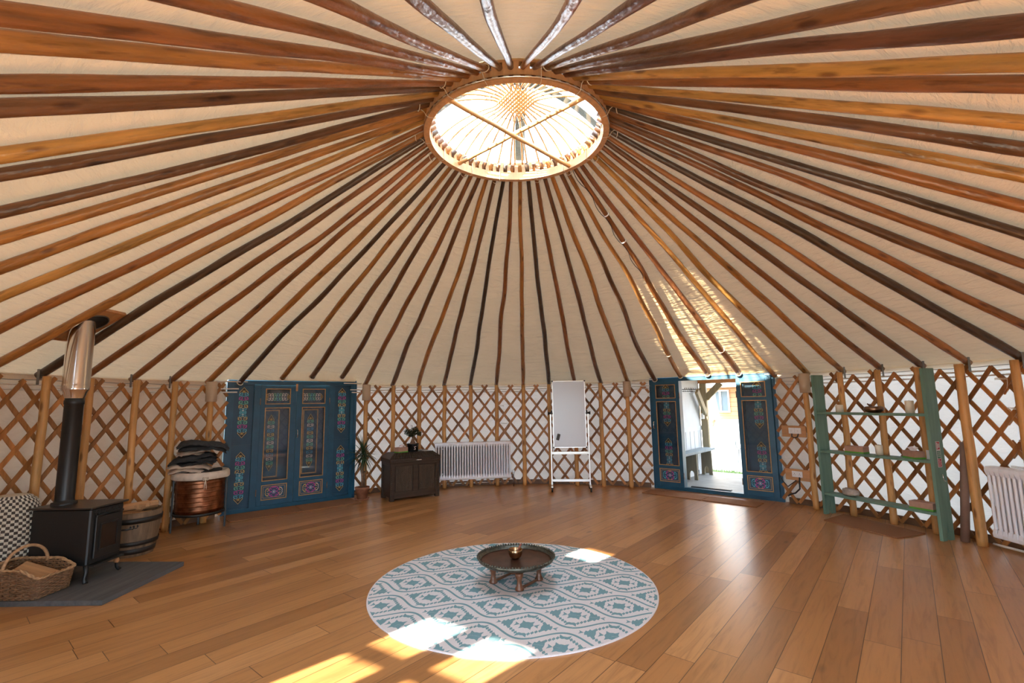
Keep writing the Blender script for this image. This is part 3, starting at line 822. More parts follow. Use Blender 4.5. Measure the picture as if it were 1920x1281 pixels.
# ------------------------------------------------------------------ doors
def spiral(cx, cy, r, a0, turns, sgn, n=18, k=.78):
    return [(cx+r*(1-k*t)*cos(a0+sgn*2*pi*turns*t), cy+r*(1-k*t)*sin(a0+sgn*2*pi*turns*t)) for t in [q/(n-1) for q in range(n)]]
def ornament_column(W, H, cols, y=-.002):
    """painted scroll column: pointed ends, mirrored scroll pairs tier by tier; 0 gold 1 cyan 2 magenta 3 green 4 white 5 dark 6 blue"""
    m = MB(); n = len(cols); tip = H*.10; th = (H-2*tip)/n; w = W/2; lw = .0075
    for s in (1, -1):                                    # the pointed ends
        zt = s*H/2; zb = s*(H/2-tip)
        m.add([(-w*.86, y+.0008, zb), (w*.86, y+.0008, zb), (0, y+.0008, zt-s*.006)][::s], [(0, 1, 2)], 5)
        m.ribbon([(-w*.8, zb-s*tip*.25), (-w*.98, zb+s*tip*.08), (0, zt), (w*.98, zb+s*tip*.08), (w*.8, zb-s*tip*.25)], lw, y, 0)
        m.ribbon([(0, zb+s*tip*.45), (0, zb-s*tip*.1)], lw*.8, y, 0)
        for q in (-1, 1): m.ribbon(spiral(q*w*.36, zb+s*tip*.15, w*.30, pi/2*s, .85, q*s, 12), lw*.75, y, 0)
    for i, c in enumerate(cols):
        zc = H/2-tip-th*(i+.5); fl = 1 if i < n/2 else -1
        if c == 'x':                                     # round flower in the middle
            m.ribbon([(w*.27*cos(a), zc+w*.27*sin(a)) for a in [2*pi*q/14 for q in range(15)]], lw*.9, y, 1)
            m.ribbon([(w*.10*cos(a), zc+w*.10*sin(a)) for a in [2*pi*q/8 for q in range(9)]], lw, y, 4)
            for q in (-1, 1):
                for v in (-1, 1): m.ribbon(spiral(q*w*.50, zc+v*th*.30, w*.42, pi if q > 0 else 0, .95, -q*v, 16), lw, y, 1)
            continue
        for q in (-1, 1):
            m.ribbon([(0, zc-fl*th*.5), (q*w*.25, zc-fl*th*.38), (q*w*.80, zc-fl*th*.30)]+spiral(q*w*.50, zc+fl*th*.05, w*.44, 0 if q > 0 else pi, .95, q*fl, 16), lw, y, c)
            m.ribbon([(q*w*.98, zc-fl*th*.45), (q*w*1.06, zc), (q*w*.92, zc+fl*th*.35)], lw*.7, y, c)
    return m
COLS = [1, 2, 3, 0, 'x', 'x', 0, 3, 2, 1]
COLS2 = [3, 4, 6, 0, 3, 4, 3, 0, 6, 4, 3]
def ornament_wide(W, H, style, y=-.002):
    m = MB(); lw = .0085
    sq = [(W*.36, 0 if style else 1), (W*.17, 2), (W*.17, 2)]
    for q in (-1, 1):
        for v in (-1, 1):
            m.ribbon(spiral(q*W*.17, v*H*.22, H*.23, 0 if q < 0 else pi, 1.0, q*v, 18), lw, y, 2)
            m.ribbon([(q*W*.02, v*H*.46), (q*W*.12, v*H*.50), (q*W*.24, v*H*.36), (q*W*.30, v*H*.1)], lw, y, 2)
            m.ribbon(spiral(q*W*.37, v*H*.17, H*.19, 0 if q > 0 else pi, .95, q*v, 16), lw, y, 0 if style else 1)
            m.ribbon([(q*W*.30, v*H*.40), (q*W*.42, v*H*.36), (q*W*.50, v*H*.10), (q*W*.47, 0)], lw, y, 0 if style and q < 0 else (4 if style else 1))
            m.ribbon(spiral(q*W*.07, v*H*.46, H*.12, pi/2, .8, q*v, 12), lw*.8, y, 2 if style else 0)
    m.ribbon([(W*.10*cos(a), H*.13*sin(a)) for a in [2*pi*q/16 for q in range(17)]], lw, y, 1)
    m.ribbon([(W*.03*cos(a), H*.05*sin(a)) for a in [2*pi*q/8 for q in range(9)]], lw, y, 4)
    return m
def gold_frame(m, x0, x1, z0, z1, y, w=.012, t=.008):
    m.span((x0-w, y-t, z0-w), (x1+w, y, z0)); m.span((x0-w, y-t, z1), (x1+w, y, z1+w))
    m.span((x0-w, y-t, z0), (x0, y, z1)); m.span((x1, y-t, z0), (x1+w, y, z1))
def door_leaf(parent, x, flip, y, glassy=True, style=0, w=.488, handle=False, hinge=True, rz=0.0):
    """one glazed leaf; local x runs from its hinge side when not flipped"""
    lx = lambda a: a if not flip else w-a
    def sp(m, a, b, z0, z1, y0=-.02, y1=.02): m.span((min(lx(a), lx(b)), y0, z0), (max(lx(a), lx(b)), y1, z1), 0, .003)
    Z0, Z1 = .062, 1.888; g0, g1 = .066, .432
    m = MB()
    sp(m, 0, g0, Z0, Z1); sp(m, g1, w, Z0, Z1)
    for a, b in ((Z0, .14), (.365, .42), (1.535, 1.585), (1.83, Z1)): sp(m, g0, g1, a, b)
    m.span((min(lx(g0), lx(g1)), -.008, .14), (max(lx(g0), lx(g1)), .012, .365), 0)
    o = m.build('door_leaf', M['blue'], parent, loc=(x, y, 0), rot=(0, 0, rz))
    X0, X1 = min(lx(g0), lx(g1)), max(lx(g0), lx(g1))
    for z0, z1 in ((.42, 1.535), (1.585, 1.83)):
        gm = MB(); gm.span((X0, -.003, z0), (X1, .003, z1)); gm.build('glass_pane', M['glass'], o)
        tm = MB(); gold_frame(tm, X0+.012, X1-.012, z0+.012, z1-.012, -.014, .012, .010); tm.build('gold_trim', M['gold'], o)
    tm = MB(); gold_frame(tm, X0+.012, X1-.012, .152, .353, -.008, .012, .012); gold_frame(tm, X0+.035, X1-.035, .175, .330, -.008, .006, .003); tm.build('gold_trim', M['gold'], o)
    om = ornament_wide(.245, .15, style); om.build('painted_ornament', PAINTS, o, loc=((X0+X1)/2, -.009, .2525))
    if handle:
        hm = MB(); hx = lx(w-.028)
        hm.tube([(hx, -.02, 1.17), (hx, -.045, 1.165), (hx, -.05, 1.115), (hx, -.045, 1.065), (hx, -.02, 1.06)], .006, 8); hm.lathe([(.012, 0), (.012, .006)], (hx, -.022, 1.17), 10, cap=True); hm.lathe([(.012, 0), (.012, .006)], (hx, -.022, 1.055), 10, cap=True)
        hm.build('handle', M['steel'], o)
    if hinge:
        for z in (.26, 1.63):
            hm = MB(); hm.tube([(lx(-.004), -.023, z-.05), (lx(-.004), -.023, z+.05)], .006, 8); hm.build('hinge', M['bark'], o)
    return o
def build_door(D, name, opened, label, outer=True, side=.45):
    W = D.W
    root = empty(name, D.A, D.rz); tag(root, label, 'door', kind='structure')
    m = MB()
    m.span((0, 0, 0), (W, .10, .06)); m.span((0, 0, 1.89), (W, .10, 1.972)); m.span((-.004, -.012, 1.945), (W+.004, 0, 1.972))
    for x0, x1 in ((0, .085), (side-.09, side), (W-side, W-side+.09), (W-.085, W)): m.span((x0, 0, .06), (x1, .10, 1.89))
    m.span((-.012, -.014, 0), (.03, .0, 1.945)); m.span((W-.03, -.014, 0), (W+.012, 0, 1.945))
    m.build('frame', M['blue'], root)
    for x0, x1 in ((.085, side-.09), (W-side+.09, W-.085)):
        m = MB(); m.span((x0, .045, .06), (x1, .065, 1.89)); m.span((x0, .030, .915), (x1, .045, .985)); m.span((x0, .036, .06), (x1, .045, .10))
        p = m.build('side_panel', M['blue2'], root)
        for z in (.505, 1.468):
            ornament_column(.118, .752, COLS).build('painted_ornament', PAINTS, p, loc=((x0+x1)/2, .0445, z))
    lw_ = (W-2*side)/2
    if not opened:
        door_leaf(root, side, False, .022, style=1, w=lw_-.002)
        door_leaf(root, side+lw_+.002, True, .022, style=1, w=lw_-.002, handle=True)
        if outer:
            m = MB(); m.span((W/2-.017, -.012, 1.79), (W/2+.013, .0, 1.908)); m.build('wooden_turn_button', M['ply'], root)
            for x, cx in ((side, .63-side), (side+lw_, 1.225-side-lw_)):     # the solid outer leaves seen through the glass
                m = MB(); m.span((x+.004, .085, .06), (x+lw_-.004, .098, 1.888)); p = m.build('outer_leaf', M['blue2'], root)
                g = MB()
                for wv in (.185, .165): gold_frame(g, x+cx-wv/2-.02, x+cx+wv/2+.02, .47+(.185-wv)/2, 1.49-(.185-wv)/2, .085, .007, .004)
                g.build('gold_trim', M['gold'], p)
                ornament_column(.088, .86, COLS2).build('painted_ornament', PAINTS, p, loc=(x+cx, .0845, .99))
                ow = ornament_column(.11, .36, [4, 4, 3, 1, 3, 4, 4]); ow.xf(Matrix.Rotation(pi/2, 4, 'Y')).build('painted_ornament', PAINTS, p, loc=(x+lw_/2, .0845, 1.70))
    else:
        door_leaf(root, side+.008-.515, True, -.036, w=.515, handle=True)
        door_leaf(root, W-side-.008, False, -.036, w=.515)
        m = MB(); m.span((side+.06, .10, .06), (W-side-.25, .17, .075)); m.build('sill_mat', M['iron'], root)
    return root
build_door(DL, 'door_1', False, 'closed dark blue double door painted with colourful scrolls')
build_door(DR, 'door_2', True, 'open blue double door with leaves folded back, giving onto the porch', side=.545)
build_door(D3, 'door_3', False, 'glazed blue double door in the near wall behind the photographer', outer=False)
r4 = empty('fill_opening', D4.A, D4.rz); tag(r4, 'unseen opening added in the near wall to let in fill daylight', 'door', kind='structure')
m = MB(); W4 = D4.W
m.span((0, 0, 0), (W4, .10, .03)); m.span((0, 0, 1.89), (W4, .10, 1.972))
for x0, x1 in ((0, .085), (W4-.085, W4)): m.span((x0, 0, .03), (x1, .10, 1.89))
m.build('frame', M['blue'], r4)  # frame of the added fill opening
# ------------------------------------------------------------------ rug (plain disc with the woven pattern as coloured faces)
RUGC = (-.099, -.051); RR = 1.205
m = MB(); m.lathe([(RR, 0), (RR, .007), (RR-.004, .009), (0.0001, .009)], n=160)
for k in range(len(m.sm)): m.sm[k] = False
ea = Vector((.566, -.172)).normalized(); eb = Vector((-ea.y, ea.x)); PA, PB = .587, .488
orig = Vector((-.408, -.186)) - Vector(RUGC)
def clipc(poly):
    """clip a polygon to the rug's circle (drop what falls outside)"""
    R = RR-.012; out = []
    n = len(poly)
    for i in range(n):
        a, b = poly[i], poly[(i+1) % n]
        ia, ib = a.length <= R, b.length <= R
        if ia: out.append(a)
        if ia != ib:
            lo, hi = 0.0, 1.0
            for _ in range(24):
                t = (lo+hi)/2
                if (a.lerp(b, t).length <= R) == ia: lo = t
                else: hi = t
            out.append(a.lerp(b, (lo+hi)/2))
    return out
zc = [0]
def put(poly, ca, cb):
    P = clipc([orig+ea*(ca+p[0])+eb*(cb+p[1]) for p in poly])
    if len(P) >= 3:
        ar = sum(P[i].x*P[(i+1) % len(P)].y-P[(i+1) % len(P)].x*P[i].y for i in range(len(P)))
        if abs(ar) < 1e-6: return
        if ar < 0: P = P[::-1]
        zc[0] += 1; m.add([(p.x, p.y, .0093+.00004*(zc[0] % 23)) for p in P], [tuple(range(len(P)))], 1)
cell = []
for sx in (1, -1):
    for sy in (1, -1):
        F = lambda pts: [(p[0]*sx, p[1]*sy) for p in pts]
        for k in range(4):                                # beads along the slanting sides
            x = .046+.022*k; y = .122-.021*k; cell.append(F([(x-.0135, y+.004), (x+.001, y+.024), (x+.0125, y-.004), (x-.002, y-.022)]))
        cell.append(F([(.105, 0), (.110, .038), (.120, .070), (.138, .044), (.152, .056), (.162, .026), (.178, .032), (.184, 0)]))
        cell.append(F([(.184, 0), (.222, .026), (.212, 0)]))
        cell.append(F([(0, .122), (0, .154), (.014, .152), (.040, .174), (.034, .128), (.018, .116)]))
        cell.append(F([(0, 0), (0, .048), (.018, .044), (.044, .064), (.040, .026), (.050, 0)]))
        cell.append(F([(.050, 0), (.088, .032), (.080, 0)]))
for ib in range(-6, 7):
    for ia in range(-4, 5):
        ca = ia*PA+(PA/2 if ib % 2 else 0); cb = ib*PB/2
        if (orig+ea*ca+eb*cb).length > RR+.3: continue
        for p in cell: put(p, ca, cb)
for ib in range(-7, 7):                                    # the waving lines between the rows
    for k in range(-96, 96):
        a0, a1 = k*PA/32, (k+1)*PA/32
        sg = 1 if ib % 2 == 0 else -1
        f = lambda a: (ib+.5)*PB/2+sg*.079*cos(2*pi*a/PA)
        put([(a0, f(a0)-.0115), (a1, f(a1)-.0115), (a1, f(a1)+.0115), (a0, f(a0)+.0115)], 0, 0)
rug = m.build('round_rug', [M['rug'], M['rugblue']], loc=(*RUGC, .001))
tag(rug, 'round off-white rug with teal kilim pattern in the middle of the floor', 'rug')

# ------------------------------------------------------------------ low tray table on the rug
TC = Vector((-.068, -.015, .0115))
st = thing('folding_stand', 'low carved wooden stand holding the round copper tray', 'stand', TC, RAD(8))
m = MB()
for k in range(4):
    a = pi/2*k-pi/2; p = Vector((.2*cos(a), .2*sin(a), 0)); q = Vector((.2*cos(a+pi/2), .2*sin(a+pi/2), 0))
    mm = MB(); mm.lathe([(.024, 0), (.036, .004), (.037, .018), (.026, .034), (.020, .06), (.022, .085), (.034, .115), (.036, .128), (.030, .140)], n=10, cap=True)
    mm.build('leg', M['stand'], st, loc=p, rot=(0, 0, a))
    for z0, z1 in ((.128, .170),): 
        c = (p+q)/2; d = q-p; m.box((c.x, c.y, (z0+z1)/2), (d.length+.03, .030, z1-z0), 0, Matrix.Rotation(atan2(d.y, d.x), 4, 'Z'), .004)
m.build('apron', M['stand'], st)
m = MB()
for k in (0, 2):
    a = pi/2*k-pi/2; p = Vector((.2*cos(a), .2*sin(a), 0)); q = Vector((.2*cos(a+pi/2), .2*sin(a+pi/2), 0)); c = (p+q)/2; d = q-p
    m.box((c.x, c.y, .014), (d.length-.07, .020, .018), 0, Matrix.Rotation(atan2(d.y, d.x), 4, 'Z'), .003)
m.build('foot_rail', M['stand'], st)
tr = thing('copper_tray', 'round dark copper tray with a scalloped rim on the low carved stand', 'tray', TC+Vector((0, 0, .1705)))
m = MB(); m.lathe([(.0001, .008), (.300, .010), (.308, .014), (.306, .018), (.296, .0145), (.0001, .013)], n=72); m.build('plate', M['tray'], tr)
m = MB(); m.lathe([(.300, .012), (.322, .024), (.332, .045), (.336, .045), (.327, .020), (.303, .004)], n=72)
for k in range(84):
    a = 2*pi*k/84
    m.lathe([(.0001, 0), (.0075, .003), (.0095, .009), (.006, .015), (.0001, .017)], (.334*cos(a), .334*sin(a), .040), 6)
m.build('scalloped_rim', M['trayrim'], tr)
sb = MB(); sb.lathe([(.0001, .001), (.030, 0), (.049, .016), (.060, .042), (.062, .074), (.059, .080), (.055, .074), (.053, .045), (.040, .020), (.0001, .013)], n=36)
tag(sb.build('singing_bowl', M['brassbowl'], loc=TC+Vector((-.005, .03, .1842))), 'small brass singing bowl on the copper tray', 'bowl')
mm = MB(); mm.tube([(0, 0, 0), (.028, .012, .048), (.055, .022, .096)], [.009, .008, .0075], 10)
tag(mm.build('bowl_mallet', M['mallet'], loc=TC+Vector((-.008, .028, .2055))), 'reddish wooden mallet standing in the brass singing bowl', 'mallet')

# ------------------------------------------------------------------ mats
def mat_box(label, a, b, depth, z0=.001, th=.014, name='door_mat', group=None):
    a = Vector((*a, 0)); b = Vector((*b, 0)); d = b-a; u = d.normalized(); n = Vector((-u.y, u.x, 0))
    m = MB(); m.span((0, 0, 0), (d.length, depth, th), 0, .004)
    o = m.build(name, M['coir'], loc=a+Vector((0, 0, z0)), rot=(0, 0, atan2(u.y, u.x)))
    return tag(o, label, 'mat', group)
a, b = Vector((2.03, 3.96)), Vector((3.36, 2.78)); a -= (b-a).normalized()*.02; mid = a.lerp(b, .56)
mat_box('brown coir mat before the open door, whiteboard half', a, mid-(b-a).normalized()*.004, .36, group='coir mats')
mat_box('brown coir mat before the open door, socket half', mid+(b-a).normalized()*.004, b, .36, group='coir mats')
a, b = Vector((-3.93, 1.985)), Vector((-2.66, 3.40)); 
u_ = (DL.B-DL.A).normalized() if hasattr(DL, 'B') else DL.u
aL = DL.A+DL.u*.02-DL.n*.56; bL = DL.A+DL.u*.98-DL.n*.56; cL = DL.A+DL.u*1.86-DL.n*.56
mat_box('brown coir mat before the closed blue door, blanket half', aL[:2], (bL-DL.u*.005)[:2], .50, group='coir mats')
mat_box('brown coir mat before the closed blue door, palm half', (bL+DL.u*.005)[:2], cL[:2], .50, group='coir mats')
m = MB(); m.prism([(3.83, 2.00), (4.11, 1.17), (4.56, 1.34), (4.28, 2.30)], .001, .013)
tag(m.build('door_mat', M['coir']), 'brown coir mat lying under the green shelf', 'mat', 'coir mats')

# ------------------------------------------------------------------ stove corner
m = MB(); m.prism([(-4.72, -.43), (-3.37, -.41), (-3.37, .52), (-4.72, .56)], .0005, .04)
tag(m.build('hearth_slab', M['slate']), 'dark grey slate hearth slab under the black stove', 'hearth')
SX0, SX1, SY0, SY1 = -4.385, -3.85, -.05, .312
stv = thing('wood_stove', 'black cast-iron wood stove with a tall flue on the slate hearth', 'stove', (0, 0, .04))
m = MB(); m.span((SX0, SY0, .145), (SX1, SY1, .625), 0, .01); m.build('body', M['black'], stv)
m = MB(); m.span((SX0-.02, SY0-.02, .625), (SX1+.025, SY1+.03, .643), 0, .006); m.build('top_plate', M['stovetop'], stv)
for x, y, s in ((SX1-.03, SY0+.03, -1), (SX1-.03, SY1-.03, 1), (SX0+.04, SY0+.03, -1), (SX0+.04, SY1-.03, 1)):
    mm = MB(); mm.tube([(x, y, .16), (x+.02, y+s*.01, .09), (x+.015, y+s*.02, .03), (x+.04, y+s*.03, 0)], [.022, .017, .014, .018], 8); mm.build('leg', M['black'], stv)
m = MB(); x = SX1+.001
m.span((x, SY0+.05, .19), (x+.016, SY1-.03, .55), 0, .004)
for k in range(8): m.box((x+.018, SY0+.05+(SY1-SY0-.08)*(k+.5)/8, .555+.012*sin(pi*(k+.5)/8)), (.012, .045, .018), 0, None, .003)
dr = m.build('door', M['black'], stv)
m = MB(); m.span((x+.016, SY0+.105, .26), (x+.020, SY1-.09, .47), 0); m.build('glass', M['glassdark'], dr)
m = MB(); 
for z0, z1, y0, y1 in ((.245, .26, SY0+.09, SY1-.075), (.47, .485, SY0+.09, SY1-.075)): m.span((x+.014, y0, z0), (x+.023, y1, z1))
for y0 in (SY0+.09, SY1-.09): m.span((x+.014, y0, .26), (x+.023, y0+.015, .47))
m.build('glass_frame', M['black'], dr)
m = MB(); m.tube([(x+.01, SY1-.02, .36), (x+.05, SY1+.0, .36), (x+.075, SY1+.02, .365)], .009, 8)
m.tube([(x+.06+.014*cos(t*9)+.010*t, SY1+.015+.045*t, .368+.014*sin(t*9)) for t in [q/40*1.6 for q in range(41)]], .004, 5)
m.lathe([(.0001, -.01), (.011, 0), (.0001, .012)], (x+.075, SY1+.095, .37), 10)
m.build('handle', M['iron'], dr)
m = MB()
for k in range(9):
    for q in range(2): m.lathe([(.0001, 0), (.009, .0), (.009, .004), (.0001, .004)], (0, 0, 0), 10); m.v[-40:] = [(x-.002+v[2], SY0+.045+k*.034+q*.017+v[0], .597-q*.022+v[1]) for v in m.v[-40:]]
m.build('air_vent', M['iron'], stv)
m = MB(); m.span((x-.005, SY0+.02, .135), (x+.06, SY1-.02, .15), 0, .004); m.build('ash_lip', M['black'], stv)
m = MB(); m.tube([(x+.0, SY1-.055, .10), (x+.025, SY1-.05, .10)], .022, 12); m.build('brass_knob', M['ply'], stv)
FX, FY = -4.265, .125
m = MB(); m.lathe([(.095, .640), (.095, .662), (.074, .668), (.0715, .69), (.0715, 1.56), (.076, 1.565), (.076, 1.60), (.0715, 1.605), (.0715, 1.625)], (FX, FY, 0), 36); fl_ = m.build('flue_pipe', M['black'], stv)
m = MB(); m.lathe([(.073, 1.62), (.092, 1.68), (.104, 1.70), (.106, 1.705), (.104, 1.715), (.106, 1.735), (.104, 1.745), (.103, 1.76), (.103, 2.375)], (FX, FY, 0), 40); m.build('steel_sleeve', M['steel'], stv)
# timber flashing box in the roof round the flue
fb = thing('flue_flashing', 'timber framed hole in the roof canvas where the stove flue leaves', 'flashing', pol(-87.9, 4.25, pole_z(4.25)+.048))
fr = Matrix.Rotation(RAD(-88.4+0), 4, 'Z')
def onroof(m_):
    az = RAD(-87.9); u = Vector((-sin(az), -cos(az), 0)); inw = (u+Vector((0, 0, SLOPE))).normalized(); tg = Vector((cos(az), -sin(az), 0)); up = inw.cross(tg)
    Mx = Matrix((inw, tg, up)).transposed().to_4x4(); return m_.xf(Mx)
m = MB(); m.span((-.26, -.145, -.005), (.26, .145, .008)); onroof(m).build('board', M['ply'], fb)
m = MB(); m.lathe([(.0001, -.012), (.135, -.012), (.135, -.006), (.0001, -.006)], (.05, 0, 0), 32); onroof(m).build('hole_shade_disc', M['iron'], fb)  # black disc painting the darkness inside the flue hole
m = MB(); m.tube([(.05+.137*cos(2*pi*k/40), .137*sin(2*pi*k/40), -.010) for k in range(40)], .006, 6, closed=True); onroof(m).build('silver_ring', M['zinc'], fb)
m = MB()
for a_, b_ in (((-.28, -.165), (.28, -.145)), ((-.28, .145), (.28, .165)), ((-.28, -.145), (-.26, .145)), ((.26, -.145), (.28, .145))): m.span((a_[0], a_[1], -.02), (b_[0], b_[1], .012))
onroof(m).build('frame', M['beam'], fb)

# checked pouf behind the stove
PF = Vector((-4.632, .0, .04))
nu, nv = 52, 30; m = MB(); vs = []; 
prof = []
for j in range(nv+1):
    t = j/nv; r = .225*(sin(pi*min(1, .18+t*.66)))**.55*(1 if t < .93 else 1-(t-.93)*3.4); z = .70*t+(.05*sin(pi*t/2)); prof.append((r, z))
def pp(i, j, b):
    r, z = prof[j]; a = 2*pi*i/nu; return ((r+b)*cos(a), (r+b)*sin(a), z)
for j in range(nv):
    for i in range(nu):
        c = (i+j) % 2; b = .0
        A, B, C, D2 = pp(i, j, b), pp(i+1, j, b), pp(i+1, j+1, b), pp(i, j+1, b)
        mid = [(A[k]+B[k]+C[k]+D2[k])/4 for k in range(3)]; l = hypot(mid[0], mid[1]) or 1; bb = .011 if c else .006
        mid = (mid[0]*(1+bb/l), mid[1]*(1+bb/l), mid[2])
        m.add([A, B, C, D2, mid], [(0, 1, 4), (1, 2, 4), (2, 3, 4), (3, 0, 4)], 0 if c else 1, False)
m.add([pp(i, nv, 0) for i in range(nu)], [tuple(range(nu))], 0)
m.add([pp(i, 0, 0) for i in range(nu)], [tuple(range(nu))[::-1]], 1)
tag(m.build('woven_pouf', [M['kwhite'], M['kdark']], loc=PF), 'tall black and white checked woven pouf behind the stove', 'pouf')

# wicker basket with kindling on the hearth
BK = Vector((-4.16, -.255, .041))
bk = thing('wicker_basket', 'brown rectangular wicker basket with an arched handle beside the stove', 'basket', BK, RAD(0))
def rrect(lx, ly, r, n=6):
    out = []
    for cx, cy, a0 in ((lx-r, ly-r, 0), (-lx+r, ly-r, pi/2), (-lx+r, -ly+r, pi), (lx-r, -ly+r, 3*pi/2)):
        for k in range(n+1): out.append((cx+r*cos(a0+pi/2*k/n), cy+r*sin(a0+pi/2*k/n)))
    return out
def dens(P, s):
    out = []
    for i in range(len(P)):
        a, b = Vector(P[i]), Vector(P[(i+1) % len(P)]); n = max(1, int((b-a).length/s))
        out += [a.lerp(b, k/n) for k in range(n)]
    return out
loop = dens(rrect(.235, .15, .03), .014); NL = len(loop)
m = MB(); rows = 15
def hgt(x): return .215 if x < .11 else .215-.065*(x-.11)/.125
for j in range(rows):
    pts = []
    for i, p in enumerate(loop):
        f = 1+.10*j/rows; nrm = Vector((p.x/.235, p.y/.15)).normalized()*.0055*(1 if ((i//2)+j) % 2 else -1)
        pts.append((p.x*f+nrm.x, p.y*f+nrm.y, .008+hgt(p.x)*j/(rows-1)))
    m.tube(pts, .0072, 5, closed=True)
m.build('woven_side', M['wicker'], bk)
m = MB()
for i in range(0, NL, 4):
    p = loop[i]; m.tube([(p.x, p.y, 0), (p.x*1.10, p.y*1.10, hgt(p.x)+.012)], .005, 5)
m.build('stakes', M['wicker'], bk)
m = MB(); rim = [(p.x*1.105, p.y*1.105, hgt(p.x)+.016) for p in loop]
for q in (0, pi): m.tube([(x+.006*cos(i*.9+q), y+.006*cos(i*.9+q), z+.006*sin(i*.9+q)) for i, (x, y, z) in enumerate(rim)], .0085, 6, closed=True)
m.build('rim', M['wicker2'], bk)
m = MB(); m.span((-.23, -.145, 0), (.23, .145, .008)); m.build('base', M['wicker'], bk)
m = MB(); m.tube([(-.02+.025*cos(a), .165*cos(a)*.98, .215+.165*sin(a)) for a in [pi*k/24 for k in range(25)]], .0125, 8); m.build('handle', M['wicker2'], bk)
def slab_obj(name, label, cat, size, loc, rot, mt, bev=.004, group=None):
    mm = MB(); mm.box((0, 0, 0), size, 0, None, bev); return tag(mm.build(name, mt, loc=loc, rot=rot), label, cat, group)
slab_obj('kindling_board', 'orange-brown flat board leaning out of the wicker basket', 'board', (.30, .17, .018), BK+Vector((.09, .01, .165)), (RAD(8), RAD(24), RAD(20)), M['log'])
slab_obj('kindling_stick', 'pale split stick lying in the wicker basket', 'kindling', (.34, .05, .03), BK+Vector((-.02, .06, .115)), (0, RAD(6), RAD(-10)), M['log'], .006, 'kindling in the basket')
slab_obj('kindling_stick', 'second split stick lying in the wicker basket by its near side', 'kindling', (.30, .045, .03), BK+Vector((-.06, -.07, .110)), (0, RAD(-4), RAD(8)), M['log'], .006, 'kindling in the basket')

# half barrel of logs
BR = Vector((-4.25, .945, .001))
br = thing('half_barrel', 'weathered oak half barrel full of logs between stove and copper pot', 'barrel', BR)
m = MB(); prof = [(.195, 0), (.222, .13), (.240, .26), (.250, .40), (.252, .455), (.232, .455), (.228, .40), (.20, .10), (.0001, .09)]
m.lathe(prof, n=48, wob=lambda a, z: 1+(.012 if int(a/(2*pi)*24) % 2 else 0)+(.006*sin(a*24))); m.add([(.195*cos(2*pi*k/48), .195*sin(2*pi*k/48), 0) for k in range(48)], [tuple(range(48))[::-1]])
m.build('staves', M['barrelwood'], br)
for z0, r0, r1, h in ((.03, .204, .2125, .055), (.115, .2265, .2325, .045), (.345, .2515, .2555, .055)):
    mm = MB(); mm.lathe([(r0, 0), (r0+.004, 0), (r1+.004, h), (r1, h), (r0, 0)], (0, 0, z0), 48); mm.build('hoop', M['iron'], br)
lg = random.Random(5)
LOGS = [(-.06, -.07, .40, 14, .24), (.03, -.07, .405, -6, .24), (.09, .0, .40, 30, .22), (-.08, .05, .40, -30, .22), (.0, .02, .485, 8, .40), (-.02, -.08, .492, 2, .38), (.06, .10, .49, 50, .34)]
LL = ['log at the stove side of the barrel, lowest in front', 'log in the front of the barrel beside the lowest one', 'log against the copper-pot side of the barrel', 'log against the wall side of the barrel', 'long split log across the middle of the barrel', 'pale split log lying on top of the barrel nearest the room', 'short log sticking up at the back of the barrel']
for (x, y, z, az, L), lab in zip(LOGS, LL):
    mm = MB(); s = lg.uniform(.035, .045)
    mm.prism([(s, 0), (s*.3, s*.95), (-s*.8, s*.5), (-s*.9, -s*.5), (s*.2, -s*.8)], -L/2, L/2, 0, 'x')
    tag(mm.build('log', M['log'], loc=BR+Vector((x, y, z)), rot=(lg.uniform(0, 3), RAD(lg.uniform(-5, 5)), RAD(az+50))), lab, 'log', 'logs in the half barrel')

# copper cauldron on an iron stand, with a cotton liner and a pile of blankets
CC = Vector((-4.185, 1.925, 0))
ct = thing('copper_cauldron', 'copper drum on a black iron stand beside the closed blue door', 'cauldron', CC, RAD(34))
m = MB(); prof = [(.0001, .175), (.17, .18), (.262, .235), (.272, .258)]
for k in range(7): prof += [(.2725, .262+k*.055), (.2725, .2675+k*.055), (.2765, .2705+k*.055), (.2765, .2735+k*.055), (.2725, .2765+k*.055), (.2725, .282+k*.055)]
prof += [(.272, .66), (.262, .66), (.262, .28), (.0001, .22)]
m.lathe(prof, n=56); m.build('drum', M['copper'], ct)
for a in (RAD(28-34), RAD(219-34), RAD(124-34)):
    mm = MB(); mm.box((.292*cos(a), .292*sin(a), .33), (.022, .03, .66), 0, Matrix.Rotation(a, 4, 'Z'), .003); mm.build('leg', M['iron'], ct)
m = MB()
for z, r in ((.205, .288),): m.lathe([(r-.012, 0), (r+.004, 0), (r+.004, .03), (r-.012, .03), (r-.012, 0)], (0, 0, z), 56)
m.build('stand_ring', M['iron'], ct)
m = MB(); m.lathe([(.250, .52), (.262, .70), (.275, .735), (.300, .742), (.318, .715), (.322, .655), (.314, .648), (.310, .70), (.296, .724)], n=72, wob=lambda a, z: 1+.014*sin(a*9+z*9)+.008*sin(a*23))
m.build('cotton_liner', M['cloth'], ct)
m = MB(); a = RAD(-82); r = .325; p = Vector((r*cos(a), r*sin(a), .665)); tg = Vector((-sin(a), cos(a), 0)); o_ = Vector((cos(a), sin(a), 0))
for s in (1, -1):
    m.tube([p, p+tg*s*.025+Vector((0, 0, .018)), p+tg*s*.04+Vector((0, 0, -.005)), p+tg*s*.02+Vector((0, 0, -.02)), p], .0045, 5)
    m.tube([p, p+tg*s*.008+o_*.004-Vector((0, 0, .07)), p+tg*s*.014-Vector((0, 0, .13))], .0045, 5)
m.build('drawstring', M['cord'], ct)
